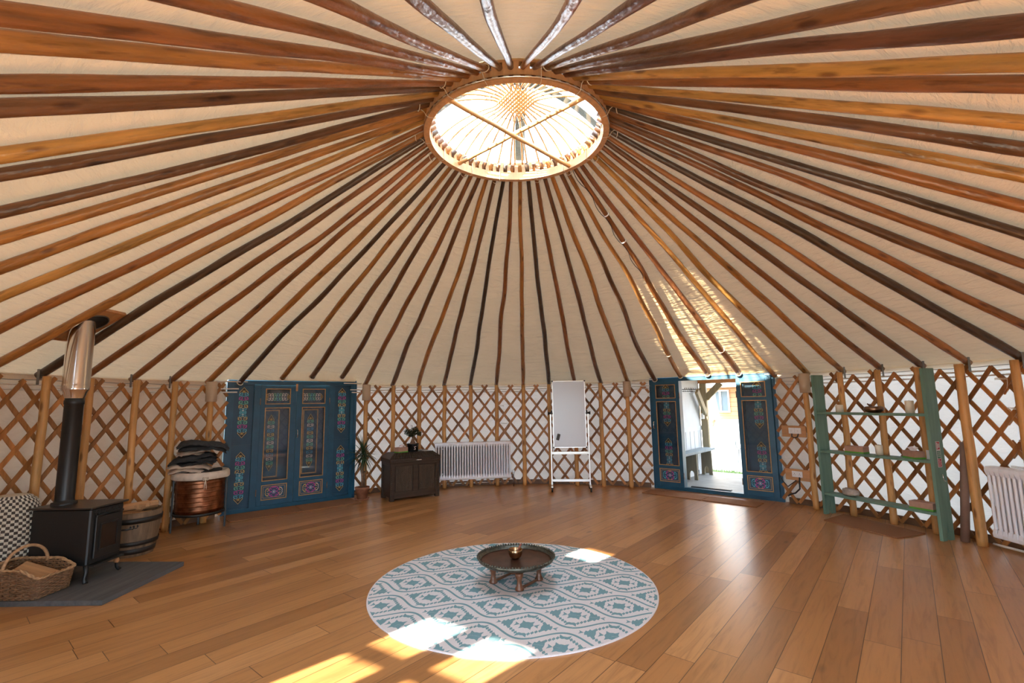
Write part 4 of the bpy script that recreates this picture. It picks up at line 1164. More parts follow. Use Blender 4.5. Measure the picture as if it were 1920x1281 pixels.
def blanket(label, lx, ly, th, loc, rz, mt, tilt=(0, 0), layers=3, seed=0, sag=.03):
    """folded blanket: rounded stack of folds, soft and sagging over the edge"""
    m = MB(); nx, ny = 22, 18
    for L in range(layers):
        z0 = th*L/layers; t = th/layers*.97; vs = []; sc = 1-.04*abs(L-layers/2)
        for side in (0, 1):
            for i in range(nx+1):
                for j in range(ny+1):
                    u, v = i/nx*2-1, j/ny*2-1
                    e = (1-abs(u)**6)*(1-abs(v)**6)
                    x = u*lx/2*sc*(1+.16*noise.noise(Vector((v*1.7, L*.6+seed*3, 1)))); y = v*ly/2*sc*(1+.16*noise.noise(Vector((u*1.7, L*.6+seed*3, 2))))
                    w = noise.noise(Vector((x*5, y*5, L*.7+seed)))*.036+noise.noise(Vector((x*16, y*9, L*2+seed*2)))*.016
                    z = z0+t/2+(1 if side else -1)*t/2*max(0, e)**.35+w-sag*(max(0, abs(u)-.55)**1.5*2+max(0, abs(v)-.6)**1.5*1.2)
                    vs.append((x, y, z))
        n1 = (nx+1)*(ny+1); fs = []
        for i in range(nx):
            for j in range(ny):
                a = i*(ny+1)+j; b = a+1; c = a+ny+2; d = a+ny+1
                fs.append((n1+a, n1+d, n1+c, n1+b)); fs.append((a, b, c, d))
        m.add(vs, fs, 0, True)
    o = m.build('folded_blanket', mt, loc=loc, rot=(tilt[0], tilt[1], rz)); return tag(o, label, 'blanket', 'blankets piled on the copper drum')
BL = CC
blanket('charcoal blanket sunk into the cotton-lined copper drum under the pile', .40, .36, .085, BL+Vector((.03, .02, .66)), RAD(34), M['darkcloth'], (0, 0), 2, 1, .02)
blanket('cream blanket at the bottom of the pile, hanging over the drum rim', .46, .36, .085, BL+Vector((-.10, -.09, .745)), RAD(34), M['cloth2'], (0, RAD(3)), 2, 2, .05)
blanket('charcoal blanket in the middle of the pile, under the beige fold', .50, .40, .115, BL+Vector((-.07, -.05, .835)), RAD(26), M['darkcloth'], (0, RAD(-5)), 3, 3, .05)
blanket('beige blanket fold showing between the two charcoal blankets', .34, .30, .06, BL+Vector((-.08, -.06, .95)), RAD(44), M['cloth2'], (0, 0), 2, 4, .03)
blanket('charcoal blanket on top of the pile, the largest and darkest', .54, .42, .11, BL+Vector((.0, .0, 1.005)), RAD(34), M['darkcloth'], (0, RAD(4)), 2, 5, .06)

# ------------------------------------------------------------------ potted palm
PP = Vector((-2.665, 3.735, 0))
pl = thing('potted_palm', 'small dragon palm in a terracotta pot beside the closed blue door', 'plant', PP)
m = MB(); m.lathe([(.0001, 0), (.105, 0), (.122, .022), (.116, .022), (.100, .010), (.0001, .008)], n=36); m.build('saucer', M['terra'], pl)
m = MB(); m.lathe([(.0001, .010), (.078, .010), (.106, .165), (.116, .167), (.120, .205), (.110, .207), (.106, .18), (.0001, .175)], n=36); m.build('pot', M['terra'], pl)
m = MB(); m.lathe([(.105, .186), (.05, .192), (.0001, .194)], n=20); m.build('soil', M['soil'], pl)
m = MB(); m.tube([(0, 0, .18), (.006, .0, .32), (-.006, .004, .48), (.002, 0, .66), (.005, 0, .74)], [.030, .026, .023, .021, .014], 10)
m.tube([(.03, .02, .18), (.035, .02, .34), (.03, .01, .46)], [.016, .014, .012], 8); m.build('trunk', M['bark'], pl)
m = MB(); lr = random.Random(11)
def strap(m, base, az, el, L, w, droop):
    pts = []; d = Vector((cos(az)*cos(el), sin(az)*cos(el), sin(el))); p = Vector(base); n = 9; s = Vector((-sin(az), cos(az), 0)); vs = []
    for k in range(n+1):
        t = k/n; ww = w*(1-t**2.2)*(.45+.55*min(1, t*6)); c = Vector((0, 0, -.16*ww))
        vs += [p-s*ww/2, p+c, p+s*ww/2]; d = (d+Vector((0, 0, -droop/n))).normalized(); p = p+d*L/n
    m.add(vs, [f for k in range(n) for f in ((k*3, k*3+1, k*3+4, k*3+3), (k*3+1, k*3+2, k*3+5, k*3+4))], 0, True)
for k in range(105):
    t = k/105; el = RAD(lr.uniform(-25, 85)) if k > 25 else RAD(lr.uniform(-50, 10))
    strap(m, (0, 0, .66+.10*lr.random()), lr.uniform(0, 2*pi), el, lr.uniform(.24, .42), lr.uniform(.013, .020), lr.uniform(.5, 1.3) if k > 25 else lr.uniform(.8, 1.5))
m.build('foliage', M['leaf'], pl)

# ------------------------------------------------------------------ carved chest and what stands on it
CA, CB = Vector((-2.115, 3.485, 0)), Vector((-1.414, 3.96, 0)); cu = (CB-CA).normalized(); CRZ = atan2(cu.y, cu.x); CW = .865; CD = .46
CA = CB-cu*CW
ch = thing('carved_chest', 'dark carved wooden chest against the lattice, left of the far radiator', 'chest', CA, CRZ)
m = MB(); m.span((.02, .02, .05), (CW-.02, CD-.01, .57))
for x in (0, CW-.075): 
    for y in (0, CD-.06): m.span((x, y, 0), (x+.075, y+.06, .575), 0, .006)
m.span((.0, .006, .04), (CW, .03, .135), 0, .004); m.span((0, .0, .555), (CW, CD, .60), 0, .004)
m.span((CW/2-.045, .004, .12), (CW/2+.045, .028, .56), 0, .006)
for y0 in (.0,): 
    for x in (.0, CW): 
        for k in range(16): m.lathe([(.0001, -.014), (.011, 0), (.0001, .014)], (x+(.03 if x == 0 else -.03), -.002, .06+k*.031), 8)
m.build('body', M['chest'], ch)
for i, x0 in enumerate((.095, CW/2+.06)):
    x1 = x0+CW/2-.155; cx = (x0+x1)/2
    mm = MB(); mm.span((x0, .010, .15), (x1, .024, .54))
    gold_frame(mm, x0+.012, x1-.012, .162, .528, .010, .012, .008)
    mm.v = [(v[0], v[1], v[2]) for v in mm.v]
    for q, (rx, rz) in enumerate(((.060, .135), (.040, .105), (.018, .07))):
        mm.tube([(cx+rx*cos(a), .008, .345+rz*sin(a)*(1 if sin(a) > 0 else 1)) for a in [2*pi*k/32 for k in range(32)]], .0055, 6, closed=True)
    for sx in (-1, 1):
        for sz in (-1, 1):
            mm.tube([(p[0], .008, p[1]) for p in spiral(cx+sx*.095, .345+sz*.085, .035, pi/2, 1.3, sx*sz, 18)], .005, 6)
            mm.tube([(p[0], .008, p[1]) for p in spiral(cx+sx*.088, .345+sz*.15, .022, 0, 1.2, -sx*sz, 14)], .0045, 6)
        mm.tube([(cx+sx*.10+.01*sin(k*.8), .008, .20+.03*k) for k in range(11)], .004, 6)
    mm.build('carved_panel', M['chest2'], ch)
m = MB()
ly0, ly1 = -.015, CD+.005
m.span((-.012, ly0, .60), (CW+.012, ly1, .672), 0, .006)
a_ = [(-.012, ly0, .672), (CW+.012, ly0, .672), (CW+.012, ly1, .672), (-.012, ly1, .672)]; b_ = [(.085, .085, .752), (CW-.085, .085, .752), (CW-.085, ly1-.06, .752), (.085, ly1-.06, .752)]
m.add(a_+b_, [(0, 1, 5, 4), (1, 2, 6, 5), (2, 3, 7, 6), (3, 0, 4, 7), (4, 5, 6, 7)])
for k in range(22):
    t = (k+.5)/22; m.tube([(.0+t*CW, ly0+.002, .674), (.085+t*(CW-.17), .083, .752)], .010, 6)
for k in range(26): m.lathe([(.0001, -.012), (.013, 0), (.0001, .012)], (.01+k*(CW-.02)/25, ly0-.002, .635), 8)
lid = m.build('lid', M['chest'], ch)
m = MB(); m.span((CW*.515, ly0-.016, .628), (CW*.60, ly0-.012, .640))
for q in range(4): m.lathe([(.0001, 0), (.008, .004), (.0001, .008)], (CW*(.50+.035*q), ly0-.014, .63), 8)
m.build('silver_clasp', M['steel'], lid)
def on_chest(x, y, z=.7525): p = CA+cu*x+Vector((-cu.y, cu.x, 0))*y; return Vector((p.x, p.y, z))
def tissue_box(label, loc, rz, L=.235, D=.12, H=.07, tissue=True, group='kraft tissue boxes'):
    t = thing('tissue_box', label, 'tissue box', loc, rz, group)
    mm = MB(); mm.span((-L/2, -D/2, .018), (L/2, D/2, H), 0, .002); mm.build('carton', M['cardb'], t)
    mm = MB(); mm.span((-L/2-.0005, -D/2-.0005, 0), (L/2+.0005, D/2+.0005, .018), 0); mm.build('green_band', M['greenstripe'], t)
    if tissue:
        mm = MB(); vs = []; n = 14
        for k in range(n):
            a = 2*pi*k/n; r = .030+.022*sin(k*2.3); vs += [(.055*cos(a)*.6, .012*sin(a), H), ((r+.03)*cos(a), (r)*.7*sin(a), H+.030+.012*sin(k*1.7)), (.02*cos(a+.5), .02*sin(a+.5), H+.042+.01*cos(k*2.9))]
        mm.add(vs, [f for k in range(n) for f in ((k*3, ((k+1) % n)*3, ((k+1) % n)*3+1, k*3+1), (k*3+1, ((k+1) % n)*3+1, ((k+1) % n)*3+2, k*3+2))]+[tuple(k*3+2 for k in range(n))], 0, False)
        mm.build('tissue', M['tissue'], t)
    return t
tissue_box('kraft tissue box with white tissue on the carved chest', on_chest(.24, .17), CRZ+RAD(18), .20, .11, .085)
bo = thing('bonsai', 'bonsai with a dense green crown in a dark glazed pot on the chest', 'bonsai', on_chest(.46, .21), CRZ)
m = MB(); m.lathe([(.0001, 0), (.085, 0), (.092, .008), (.098, .115), (.104, .120), (.104, .132), (.096, .132), (.092, .11), (.0001, .108)], n=36); pot = m.build('pot', M['glaze'], bo)
m = MB()
for pth in ([(-.012, .085), (.014, .088), (-.006, .066)], [(-.006, .066), (.016, .052), (.010, .036)], [(-.014, .040), (.010, .036)], [(.018, .094), (.024, .082)]): m.ribbon(pth, .008, 0, 0)
m.v = [(v[0]-.004, -sqrt(max(0, .0965**2-(v[0]-.004)**2))-.003, v[2]) for v in m.v]
m.build('white_brush_mark', M['p_white'], pot)
m = MB(); m.tube([(-.03, 0, .10), (-.012, 0, .15), (.0, 0, .195), (.012, 0, .235), (.0, 0, .29)], [.040, .032, .026, .018, .010], 10)
m.tube([(.035, 0, .10), (.022, .0, .15), (.004, 0, .20)], [.030, .024, .018], 8); m.tube([(.0, 0, .22), (.05, .01, .28), (.085, 0, .31)], [.010, .008, .006], 6); m.tube([(.0, 0, .22), (-.05, -.01, .28), (-.09, 0, .31)], [.010, .008, .006], 6)
m.build('trunk', M['bark'], bo)
m = MB()
for k in range(1300):
    while True:
        v = Vector((lr.uniform(-1, 1), lr.uniform(-1, 1), lr.uniform(-.6, 1)))
        if v.length < 1: break
    c = Vector((v.x*.155, v.y*.12, .315+v.z*.085+.02*sin(v.x*6))); a = lr.uniform(0, 6.28); s = lr.uniform(.010, .017); t1 = Vector((cos(a), sin(a), lr.uniform(-.5, .5)))*s; t2 = Vector((-sin(a), cos(a), lr.uniform(-.5, .5)))*s*.6
    m.add([c-t1, c+t2, c+t1, c-t2], [(0, 1, 2, 3)])
for v in ((0, 0, .40), (-.02, .01, .41)): m.tube([(v[0], v[1], .36), (v[0]-.01, v[1], v[2]+.04)], .003, 4)
m.build('foliage', M['bleaf'], bo)
slab_obj('leaflet', 'white leaflet lying on the chest top beside the radiator', 'leaflet', (.15, .10, .004), on_chest(.70, .17, .7548), (0, 0, CRZ+RAD(10)), M['white2'], 0)
slab_obj('booklet', 'grey booklet lying on the chest top behind the leaflet', 'booklet', (.16, .11, .010), on_chest(.645, .30, .758), (0, 0, CRZ-RAD(12)), M['zinc'], .001)

# ------------------------------------------------------------------ column radiators
def radiator(label, A, B, n, z0, z1, valve=True):
    A = Vector((*A, 0)); B = Vector((*B, 0)); u = (B-A); L = u.length; u.normalize()
    t = thing('column_radiator', label, 'radiator', A, atan2(u.y, u.x)); p = L/n
    for k in range(n):
        x = p*(k+.5); mm = MB(); w = p*.30
        for y in (-.045, 0, .045):
            mm.tube([(x, y, z0+.06), (x, y, z1-.06)], w, 8, caps=False)
        for zz, s in ((z0, 1), (z1, -1)):
            vs = []
            for (dz, hw, hy) in ((0, p*.47, .046), (.010, p*.485, .062), (.040, p*.485, .066), (.062, p*.40, .062), (.085, w, .045+w)):
                z = zz+s*dz
                vs += [(x-hw, -hy, z), (x+hw, -hy, z), (x+hw, hy, z), (x-hw, hy, z)]
            fs = [(0, 3, 2, 1)] if s > 0 else [(0, 1, 2, 3)]
            for q in range(4):
                for e in range(4):
                    f = (q*4+e, q*4+(e+1) % 4, q*4+4+(e+1) % 4, q*4+4+e); fs.append(f if s > 0 else f[::-1])
            fs.append((16, 17, 18, 19) if s > 0 else (19, 18, 17, 16))
            mm.add(vs, fs, 0, False)
        mm.build('column', M['radwhite'], t)
    mm = MB(); mm.span((p, .072, z0+.05), (L-p, .078, z1-.05)); mm.build('gap_shade_sheet', M['eraser'], t)  # dark sheet added for the shade in the gaps between columns
    for x in (p*3, L-p*3):
        mm = MB(); mm.tube([(x, .05, z1-.12), (x, .11, z1-.12)], .010, 8); mm.tube([(x, .05, z0+.10), (x, .11, z0+.10)], .010, 8); mm.build('wall_bracket', M['radwhite'], t)
    if valve:
        mm = MB(); mm.tube([(L, 0, z0+.045), (L+.05, 0, z0+.045)], .010, 8); mm.tube([(L+.05, 0, z0+.05), (L+.05, 0, .0)], .008, 8); mm.build('feed_pipe', M['zinc'], t)
        mm = MB(); mm.lathe([(.0001, 0), (.019, .003), (.022, .05), (.018, .075), (.0001, .078)], (L+.05, 0, z0+.06), 14); mm.build('thermostat_valve', M['plastic'], t)
    return t
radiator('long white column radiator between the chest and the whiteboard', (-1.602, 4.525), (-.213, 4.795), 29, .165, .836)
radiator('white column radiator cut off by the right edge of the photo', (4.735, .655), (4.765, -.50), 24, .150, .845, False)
m = MB(); m.tube([pol(-21+k*1.5, 5.032, .05) for k in range(13)], .009, 8); tag(m.build('heating_pipe', M['tubewhite']), 'white heating pipe along the floor under the far radiator', 'pipe')
m = MB(); m.tube([pol(80+k*1.2, 4.93, .03) for k in range(12)], .012, 8); tag(m.build('heating_pipe', M['tubewhite']), 'white heating pipe at floor level below the near radiator', 'pipe')

# ------------------------------------------------------------------ whiteboard on casters
WB = Vector((.862, 4.315, 0)); WRZ = RAD(-3.8)
wb = thing('whiteboard_stand', 'tall white flip board on a wheeled frame in front of the lattice', 'whiteboard', WB, WRZ)
m = MB(); m.span((-.290, -.012, .745), (.292, .008, 1.925), 0, .003); bd = m.build('board', M['board'], wb)
m = MB(); gold_frame(m, -.283, .285, .752, 1.918, -.012, .012, .006); m.build('board_frame', M['alu'], bd)
m = MB()
for x in (-.29, .292):
    for z in (.745, 1.925): m.box((x, -.006, z), (.026, .030, .026), 0, None, .003)
m.build('corner_cap', M['iron'], bd)
for s in (-1, 1):
    x = s*.335
    mm = MB(); mm.span((x-.012, -.012, .09), (x+.012, .012, 1.36), 0, .003); mm.build('upright', M['alu'], wb)
    mm = MB(); mm.tube([(x-s*.045, 0, 1.35), (x+s*.03, 0, 1.35)], .020, 10); mm.tube([(x+s*.03, 0, 1.35), (x+s*.045, 0, 1.35)], .030, 10); mm.box((x-s*.022, 0, 1.365), (.03, .04, .07), 0, None, .004); mm.build('pivot_knob', M['iron'], wb)
    mm = MB(); mm.span((x-.018, -.19, .075), (x+.018, .19, .10), 0, .004); mm.build('foot', M['alu'], wb)
    for y in (-.17, .17):
        mm = MB(); mm.tube([(x-.014, y, .033), (x+.014, y, .033)], .0325, 14); mm.box((x, y, .064), (.034, .036, .024), 0, None, .004); mm.build('caster', M['iron'], wb)
m = MB(); m.span((-.325, -.02, .632), (.325, .012, .672), 0, .004); m.span((-.325, -.06, .632), (.325, -.02, .640)); m.build('pen_tray', M['alu'], wb)
m = MB(); m.span((-.325, -.012, .150), (.325, .012, .195), 0, .004); m.build('crossbar', M['alu'], wb)
pe = WB+Vector((cos(WRZ)*-.205, sin(WRZ)*-.205, .93))+Vector((sin(WRZ), -cos(WRZ), 0))*.030
m = MB(); m.box((0, 0, 0), (.055, .030, .115), 0, None, .008); o = m.build('board_eraser', M['eraser'], loc=pe, rot=(0, RAD(16), WRZ)); tag(o, 'dark grey eraser stuck on the lower part of the whiteboard', 'eraser')

# ------------------------------------------------------------------ green shelf
SA, SB = Vector((4.060, 2.372, 0)), Vector((4.520, 1.060, 0)); su = (SB-SA).normalized(); SW = (SB-SA).length; SRZ = atan2(su.y, su.x); sn = Vector((-su.y, su.x, 0))
sh = thing('green_shelf', 'sage green wooden shelf unit with three shelves against the lattice', 'shelf', SA, SRZ)
SD = .185
def upright(x0, x1, x2=None):
    mm = MB(); pr = [(0, 0), (.065, 0), (.0925, .20), (.12, 0), (SD, 0), (SD, 1.87), (0, 1.87)]
    mm.prism(pr, x0, x1, 0, 'x'); return mm
upright(0, .034).build('upright', M['green'], sh)
upr = upright(SW-.034, SW).build('upright', M['green'], sh)
SHZ = (.255, .815, 1.330)
for z in SHZ:
    mm = MB(); mm.span((.034, .004, z), (SW-.034, SD-.004, z+.030), 0, .003); mm.build('shelf_board', M['green'], sh)
# fire notice stuck on the end panel, and a bent hook under it
m = MB(); X = SW+.0008
def stick_rect(y0, y1, z0, z1, mt, dx=0.0): m.add([(X+dx, y0, z0), (X+dx, y1, z0), (X+dx, y1, z1), (X+dx, y0, z1)], [(0, 1, 2, 3)], mt)
stick_rect(.062, .128, .775, 1.055, 0)
stick_rect(.068, .122, .968, 1.050, 1, .0006); stick_rect(.068, .122, .872, .952, 2, .0006); stick_rect(.068, .122, .781, .868, 1, .0006)
for y0, y1, z0, z1 in ((.074, .090, .975, 1.042), (.096, .104, .985, 1.03), (.108, .116, .985, 1.03), (.074, .116, .934, .940), (.074, .116, .918, .923), (.074, .112, .903, .908), (.074, .116, .888, .893), (.074, .095, .850, .858), (.074, .116, .836, .841), (.074, .110, .822, .827), (.074, .116, .806, .811), (.074, .106, .791, .796)): stick_rect(y0, y1, z0, z1, 3, .0011)
m.build('fire_notice', [M['white2'], M['red'], M['sgreen'], M['white2']], sh)
m = MB(); m.tube([(SW, .10, .70), (SW+.012, .10, .695), (SW+.014, .102, .64), (SW+.013, .115, .628), (SW+.012, .160, .622)], .0035, 6); m.build('wire_hook', M['steel'], sh)
def on_shelf(x, k, y=.095): p = SA+su*x+sn*y; return Vector((p.x, p.y, SHZ[k]+.0305))
def candle(label, x, k, r, h, y=.095):
    mm = MB(); mm.lathe([(.0001, 0), (r, 0), (r, h-.004), (r-.004, h), (r*.55, h-.006), (.0001, h-.008)], n=28); t = mm.build('pillar_candle', M['wax'], loc=on_shelf(x, k, y)); tag(t, label, 'candle', 'pillar candles on the green shelf')
    w = MB(); w.tube([(0, 0, h-.008), (.001, 0, h+.008)], .0015, 5); w.build('wick', M['iron'], t)
candle('short white candle at the socket end of the top shelf', .30, 2, .044, .098)
candle('tall cream candle at the stickered end of the top shelf', 1.155, 2, .043, .145)
candle('cream candle between the two boxes on the middle shelf', .755, 1, .039, .122)
m = MB(); m.lathe([(.0001, 0), (.06, .001), (.098, .022), (.106, .048), (.098, .070), (.082, .078), (.076, .074), (.090, .060), (.092, .04), (.06, .012), (.0001, .008)], n=40)
tag(m.build('bronze_bowl', M['bronze'], loc=on_shelf(.745, 2)), 'dark bronze bowl in the middle of the top green shelf', 'bowl')
p = on_shelf(.675, 2, .10); m = MB(); m.tube([(0, 0, .050), (-.055, .0, .112)], .0095, 8); m.tube([(.035, .01, .046), (-.02, .012, .108)], .006, 8)
tag(m.build('striker', M['stand'], loc=p+su*.05), 'short wooden striker sticking out of the dark bronze bowl', 'striker')
tissue_box('kraft tissue box without tissue at the socket end of the middle shelf', on_shelf(.475, 1), SRZ+RAD(3), .235, .115, .085, False)
tissue_box('kraft tissue box with a white tissue on the middle green shelf', on_shelf(1.135, 1), SRZ+RAD(-24), .20, .115, .085)
slab_obj('white_card', 'small white card standing behind the tissue box on the middle shelf', 'card', (.075, .008, .10), on_shelf(1.285, 1, .13)+Vector((0, 0, .0505)), (0, 0, SRZ-RAD(8)), M['white2'], 0)
tissue_box('kraft tissue box at the stickered end of the bottom shelf', on_shelf(1.18, 0), SRZ+RAD(4), .235, .12, .085, False)
m = MB(); nS = 18; rs_ = []
for j in range(9):
    t = -1+2*j/8
    for i in range(nS):
        a = 2*pi*i/nS; e = sqrt(max(0.0, 1-abs(t)**3.5)); ny = .052*e*(abs(cos(a))**.5*(1 if cos(a) > 0 else -1)); nz = .044*e*(abs(sin(a))**.5*(1 if sin(a) > 0 else -1))
        q = 1+.16*noise.noise(Vector((t*3, ny*30, nz*30))); rs_.append((t*.125, ny*q, .042+nz*q*(1-.25*t)-.000))
m.add(rs_, [(j*nS+i, j*nS+(i+1) % nS, (j+1)*nS+(i+1) % nS, (j+1)*nS+i) for j in range(8) for i in range(nS)]+[tuple(range(nS)), tuple(8*nS+i for i in range(nS))[::-1]], 0, False)
mz = min(v[2] for v in m.v); m.v = [(a_, b_, c_-mz) for a_, b_, c_ in m.v]
tag(m.build('rough_stone', M['stone'], loc=on_shelf(.345, 0, .085), rot=(0, 0, SRZ-RAD(12))), 'pale rough stone at the socket end of the bottom green shelf', 'stone')
m = MB(); m.tube([(4.735, 1.045, .001), (4.808, .981, 1.05)], .039, 20); tag(m.build('cardboard_tube', M['tubecard']), 'brown cardboard tube standing behind the thick post by the shelf', 'tube')

# ------------------------------------------------------------------ socket boards beside the open door
def socket_board(label, z0, z1, double_switch):
    a0, a1 = 52.9, 56.4; A = pol(a0, 4.95, 0); B = pol(a1, 4.95, 0); u = (B-A); L = u.length; u.normalize()
    t = thing('socket_board', label, 'socket board', A, atan2(u.y, u.x), 'plywood boards with sockets')
    mm = MB(); mm.span((-.02, -.012, z0), (L+.02, .003, z1), 0, .002); mm.build('plywood', M['ply'], t)
    zc = (z0+z1)/2+.01
    if double_switch:
        for x in (L*.42, L*.42+.088):
            mm = MB(); mm.span((x-.043, -.024, zc-.043), (x+.043, -.012, zc+.043), 0, .003); p = mm.build('faceplate', M['plastic'], t)
            mm = MB(); mm.span((x-.012, -.027, zc-.014), (x+.004, -.024, zc+.014)); mm.build('switch', M['white2'], p)
        mm = MB(); x = L*.42
        mm.tube([(x, -.018, zc-.043), (x+.005, -.04, zc-.085), (x+.045, -.045, zc-.10), (x+.085, -.04, zc-.085), (x+.09, -.018, zc-.043)], .008, 8); mm.build('cable_loop', M['cable'], t)
    else:
        x = L*.50; mm = MB(); mm.span((x-.073, -.024, zc-.043), (x+.073, -.012, zc+.043), 0, .003); p = mm.build('faceplate', M['plastic'], t)
        for q in (-.036, .036):
            mm = MB(); mm.span((x+q-.003, -.0246, zc+.004), (x+q+.003, -.0236, zc+.014)); mm.span((x+q-.014, -.0246, zc-.012), (x+q-.006, -.0236, zc-.007)); mm.span((x+q+.006, -.0246, zc-.012), (x+q+.014, -.0236, zc-.007)); mm.build('socket_holes', M['iron'], p)
        mm = MB(); mm.tube([(x+.03, -.02, zc-.043), (x+.035, -.045, zc-.10), (x+.03, -.04, zc-.20), (x-.04, -.03, zc-.27), (x-.12, -.02, zc-.30), (x-.16, .0, zc-.33)], .011, 8)
        mm.tube([(x-.02, -.02, z0), (x-.14, -.03, z0-.10), (x-.22, -.01, z0-.03), (x-.26, 0, z0+.04)], .007, 8); mm.build('cable', M['cable'], t)
    return t
socket_board('upper plywood board with two white switch plates and a black cable loop', .985, 1.150, True)
socket_board('lower plywood board with a white double socket and a hanging black cable', .360, .520, False)
m = MB(); m.tube([pol(-31.2, 5.0, 1.30), pol(-30.9, 4.945, 1.25), pol(-31.1, 4.94, 1.17), pol(-31.6, 4.95, 1.08)], .006, 6); tag(m.build('loose_cable', M['cable']), 'loose black cable on the lattice above the potted palm', 'cable')
# ------------------------------------------------------------------ porch and yard beyond the open door (x along the door, y outward)
YR = DR.rz; YO = DR.c
def yl(x, y, z=0.0): return YO+DR.u*x+DR.n*y+Vector((0, 0, z))
def yobj(m, name, mt, label=None, cat=None, group=None, kind=None, x=0, y=0, z=0):
    o = m.build(name, mt, loc=yl(x, y, z), rot=(0, 0, YR)); return tag(o, label, cat, group, kind)
m = MB(); m.span((-1.15, .11, -.07), (1.7, 2.55, .0)); yobj(m, 'floor_porch', M['deckboards'], kind='structure')
m = MB(); m.span((-40, -40, -.3), (40, 40, -.16)); tag(m.build('ground', M['ground'], loc=(0, 0, 0)), kind='structure')
m = MB(); m.span((-1.06, .15, 0), (-1.0, 2.34, 2.14))
for z0, z1 in ((0, .09), (.90, 1.0)): m.span((-1.0, .15, z0), (-.985, 2.33, z1))
for k in range(9): m.span((-1.0, .30+k*.23, .09), (-.993, .306+k*.23, .90))
yobj(m, 'wall_porch', M['panelwhite'], kind='structure')
m = MB(); m.span((1.62, .15, 0), (1.68, 2.5, 2.14)); yobj(m, 'wall_sky_screen', M['porchboards'], kind='structure')  # unseen side wall added to cut the skylight on the porch
m = MB(); m.span((-1.25, .16, 2.14), (1.75, 2.85, 2.19)); yobj(m, 'ceiling_porch', M['porchboards'], kind='structure')
m = MB(); m.span((-1.0, 2.30, 1.90), (1.60, 2.40, 2.06), 0, .004); yobj(m, 'porch_beam', M['beam'], 'red-brown beam across the top of the porch opening', 'beam')
m = MB(); m.span((-.985, 2.32, .0), (-.845, 2.41, 1.899), 0, .004); yobj(m, 'porch_post', M['porchpost'], 'square timber post of the porch beside the bench', 'post')
m = MB(); m.box((0, 0, 0), (.06, .13, .64), 0, Matrix.Rotation(RAD(42), 4, 'X'), .004); yobj(m, 'porch_brace', M['porchpost'], 'slanting timber brace between porch post and porch wall', 'brace', 'porch braces', None, -.875, 2.09, 1.50)
m = MB(); m.box((0, 0, 0), (.13, .06, .46), 0, Matrix.Rotation(RAD(45), 4, 'Y'), .004); yobj(m, 'porch_brace', M['porchpost'], 'slanting timber brace between porch post and red-brown beam', 'brace', 'porch braces', None, -.70, 2.36, 1.74)
m = MB(); m.span((-.03, -.04, -.06), (.03, .04, .06), 0, .006); yobj(m, 'switch_box', M['plastic'], 'small grey switch box on the porch post', 'switch box', None, None, -.93, 2.278, 1.20)
hk = thing('coat_rail', 'white rail with a row of coat hooks on the porch wall', 'coat rail', yl(-.998, 1.30, 1.75), YR)
m = MB(); m.span((0, 0, -.06), (.02, .98, .06), 0, .003); m.build('rail', M['panelwhite'], hk)
for k in range(10):
    m = MB(); y = .06+k*.095
    m.tube([(.02, y, .02), (.06, y, .015), (.085, y, .05)], .007, 6); m.tube([(.02, y, -.02), (.045, y, -.03), (.055, y, -.005)], .006, 6); m.build('hook', M['iron'], hk)
bn = thing('bench', 'grey wooden plank bench on the porch with arched leg boards', 'bench', yl(-.83, 0, 0), YR)
m = MB(); m.span((-.13, .35, .50), (.125, 2.27, .545), 0, .006); m.build('seat', M['benchwood'], bn)
for y in (1.24, 2.06):
    arch = [(-.11, 0), (-.045, 0)]+[(-.045+.045*(1-cos(pi*k/10)), .10+.075*sin(pi*k/10)) for k in range(11)]+[(.045, 0), (.11, 0), (.105, .50), (-.105, .50)]
    m = MB(); m.prism(arch, y-.018, y+.018, 0, 'y'); m.build('leg', M['benchleg'], bn)
m = MB()
for y in (1.24, 2.06): m.span((-.09, y-.04, .465), (.09, y-.018, .50)); m.span((-.09, y+.018, .465), (.09, y+.04, .50))
m.build('cleat', M['benchleg'], bn)
# the cabin across the yard
cb = thing('cabin', 'timber cabin with a white rendered base across the yard', 'building', yl(0, 3.9, 0), YR)
m = MB(); m.span((-3.2, 0, -.16), (3.5, .15, 1.07)); m.build('rendered_base', M['render'], cb)
m = MB(); m.span((-3.2, .02, 1.07), (3.5, .15, 1.95)); m.build('timber_wall', M['cabinwood'], cb)
m = MB(); m.add([(-3.4, -.28, 1.84), (3.7, -.28, 1.84), (3.7, 1.4, 2.62), (-3.4, 1.4, 2.62), (-3.4, -.28, 1.90), (3.7, -.28, 1.90), (3.7, 1.4, 2.68), (-3.4, 1.4, 2.68)], [(0, 1, 2, 3), (4, 7, 6, 5), (0, 4, 5, 1), (1, 5, 6, 2), (2, 6, 7, 3), (3, 7, 4, 0)]); m.build('roof', M['panelwhite'], cb)
m = MB(); wx0, wx1, wz0, wz1 = -1.235, -.885, 1.27, 1.745
gold_frame(m, wx0, wx1, wz0, wz1, .02, .035, .035); m.span(((wx0+wx1)/2-.022, -.015, wz0), ((wx0+wx1)/2+.022, .02, wz1)); w = m.build('window', M['white2'], cb)
m = MB(); m.span((wx0, .012, wz0), (wx1, .018, wz1)); m.build('pane', M['winglass'], w)
m = MB(); m.span((-1.33, -.13, 1.062), (-1.08, .0, 1.082)); yobj(m, 'wall_ledge', M['panelwhite'], 'small white ledge on the cabin wall', 'ledge', None, None, 0, 3.9, 0)
m = MB(); m.lathe([(.0001, 0), (.030, 0), (.036, .05), (.050, .12), (.056, .125), (.056, .15), (.048, .15), (.0001, .13)], n=20); yobj(m, 'flower_pot', M['terra'], 'terracotta pot hanging on the cabin wall below the ledge', 'pot', None, None, -1.265, 3.835, .905)
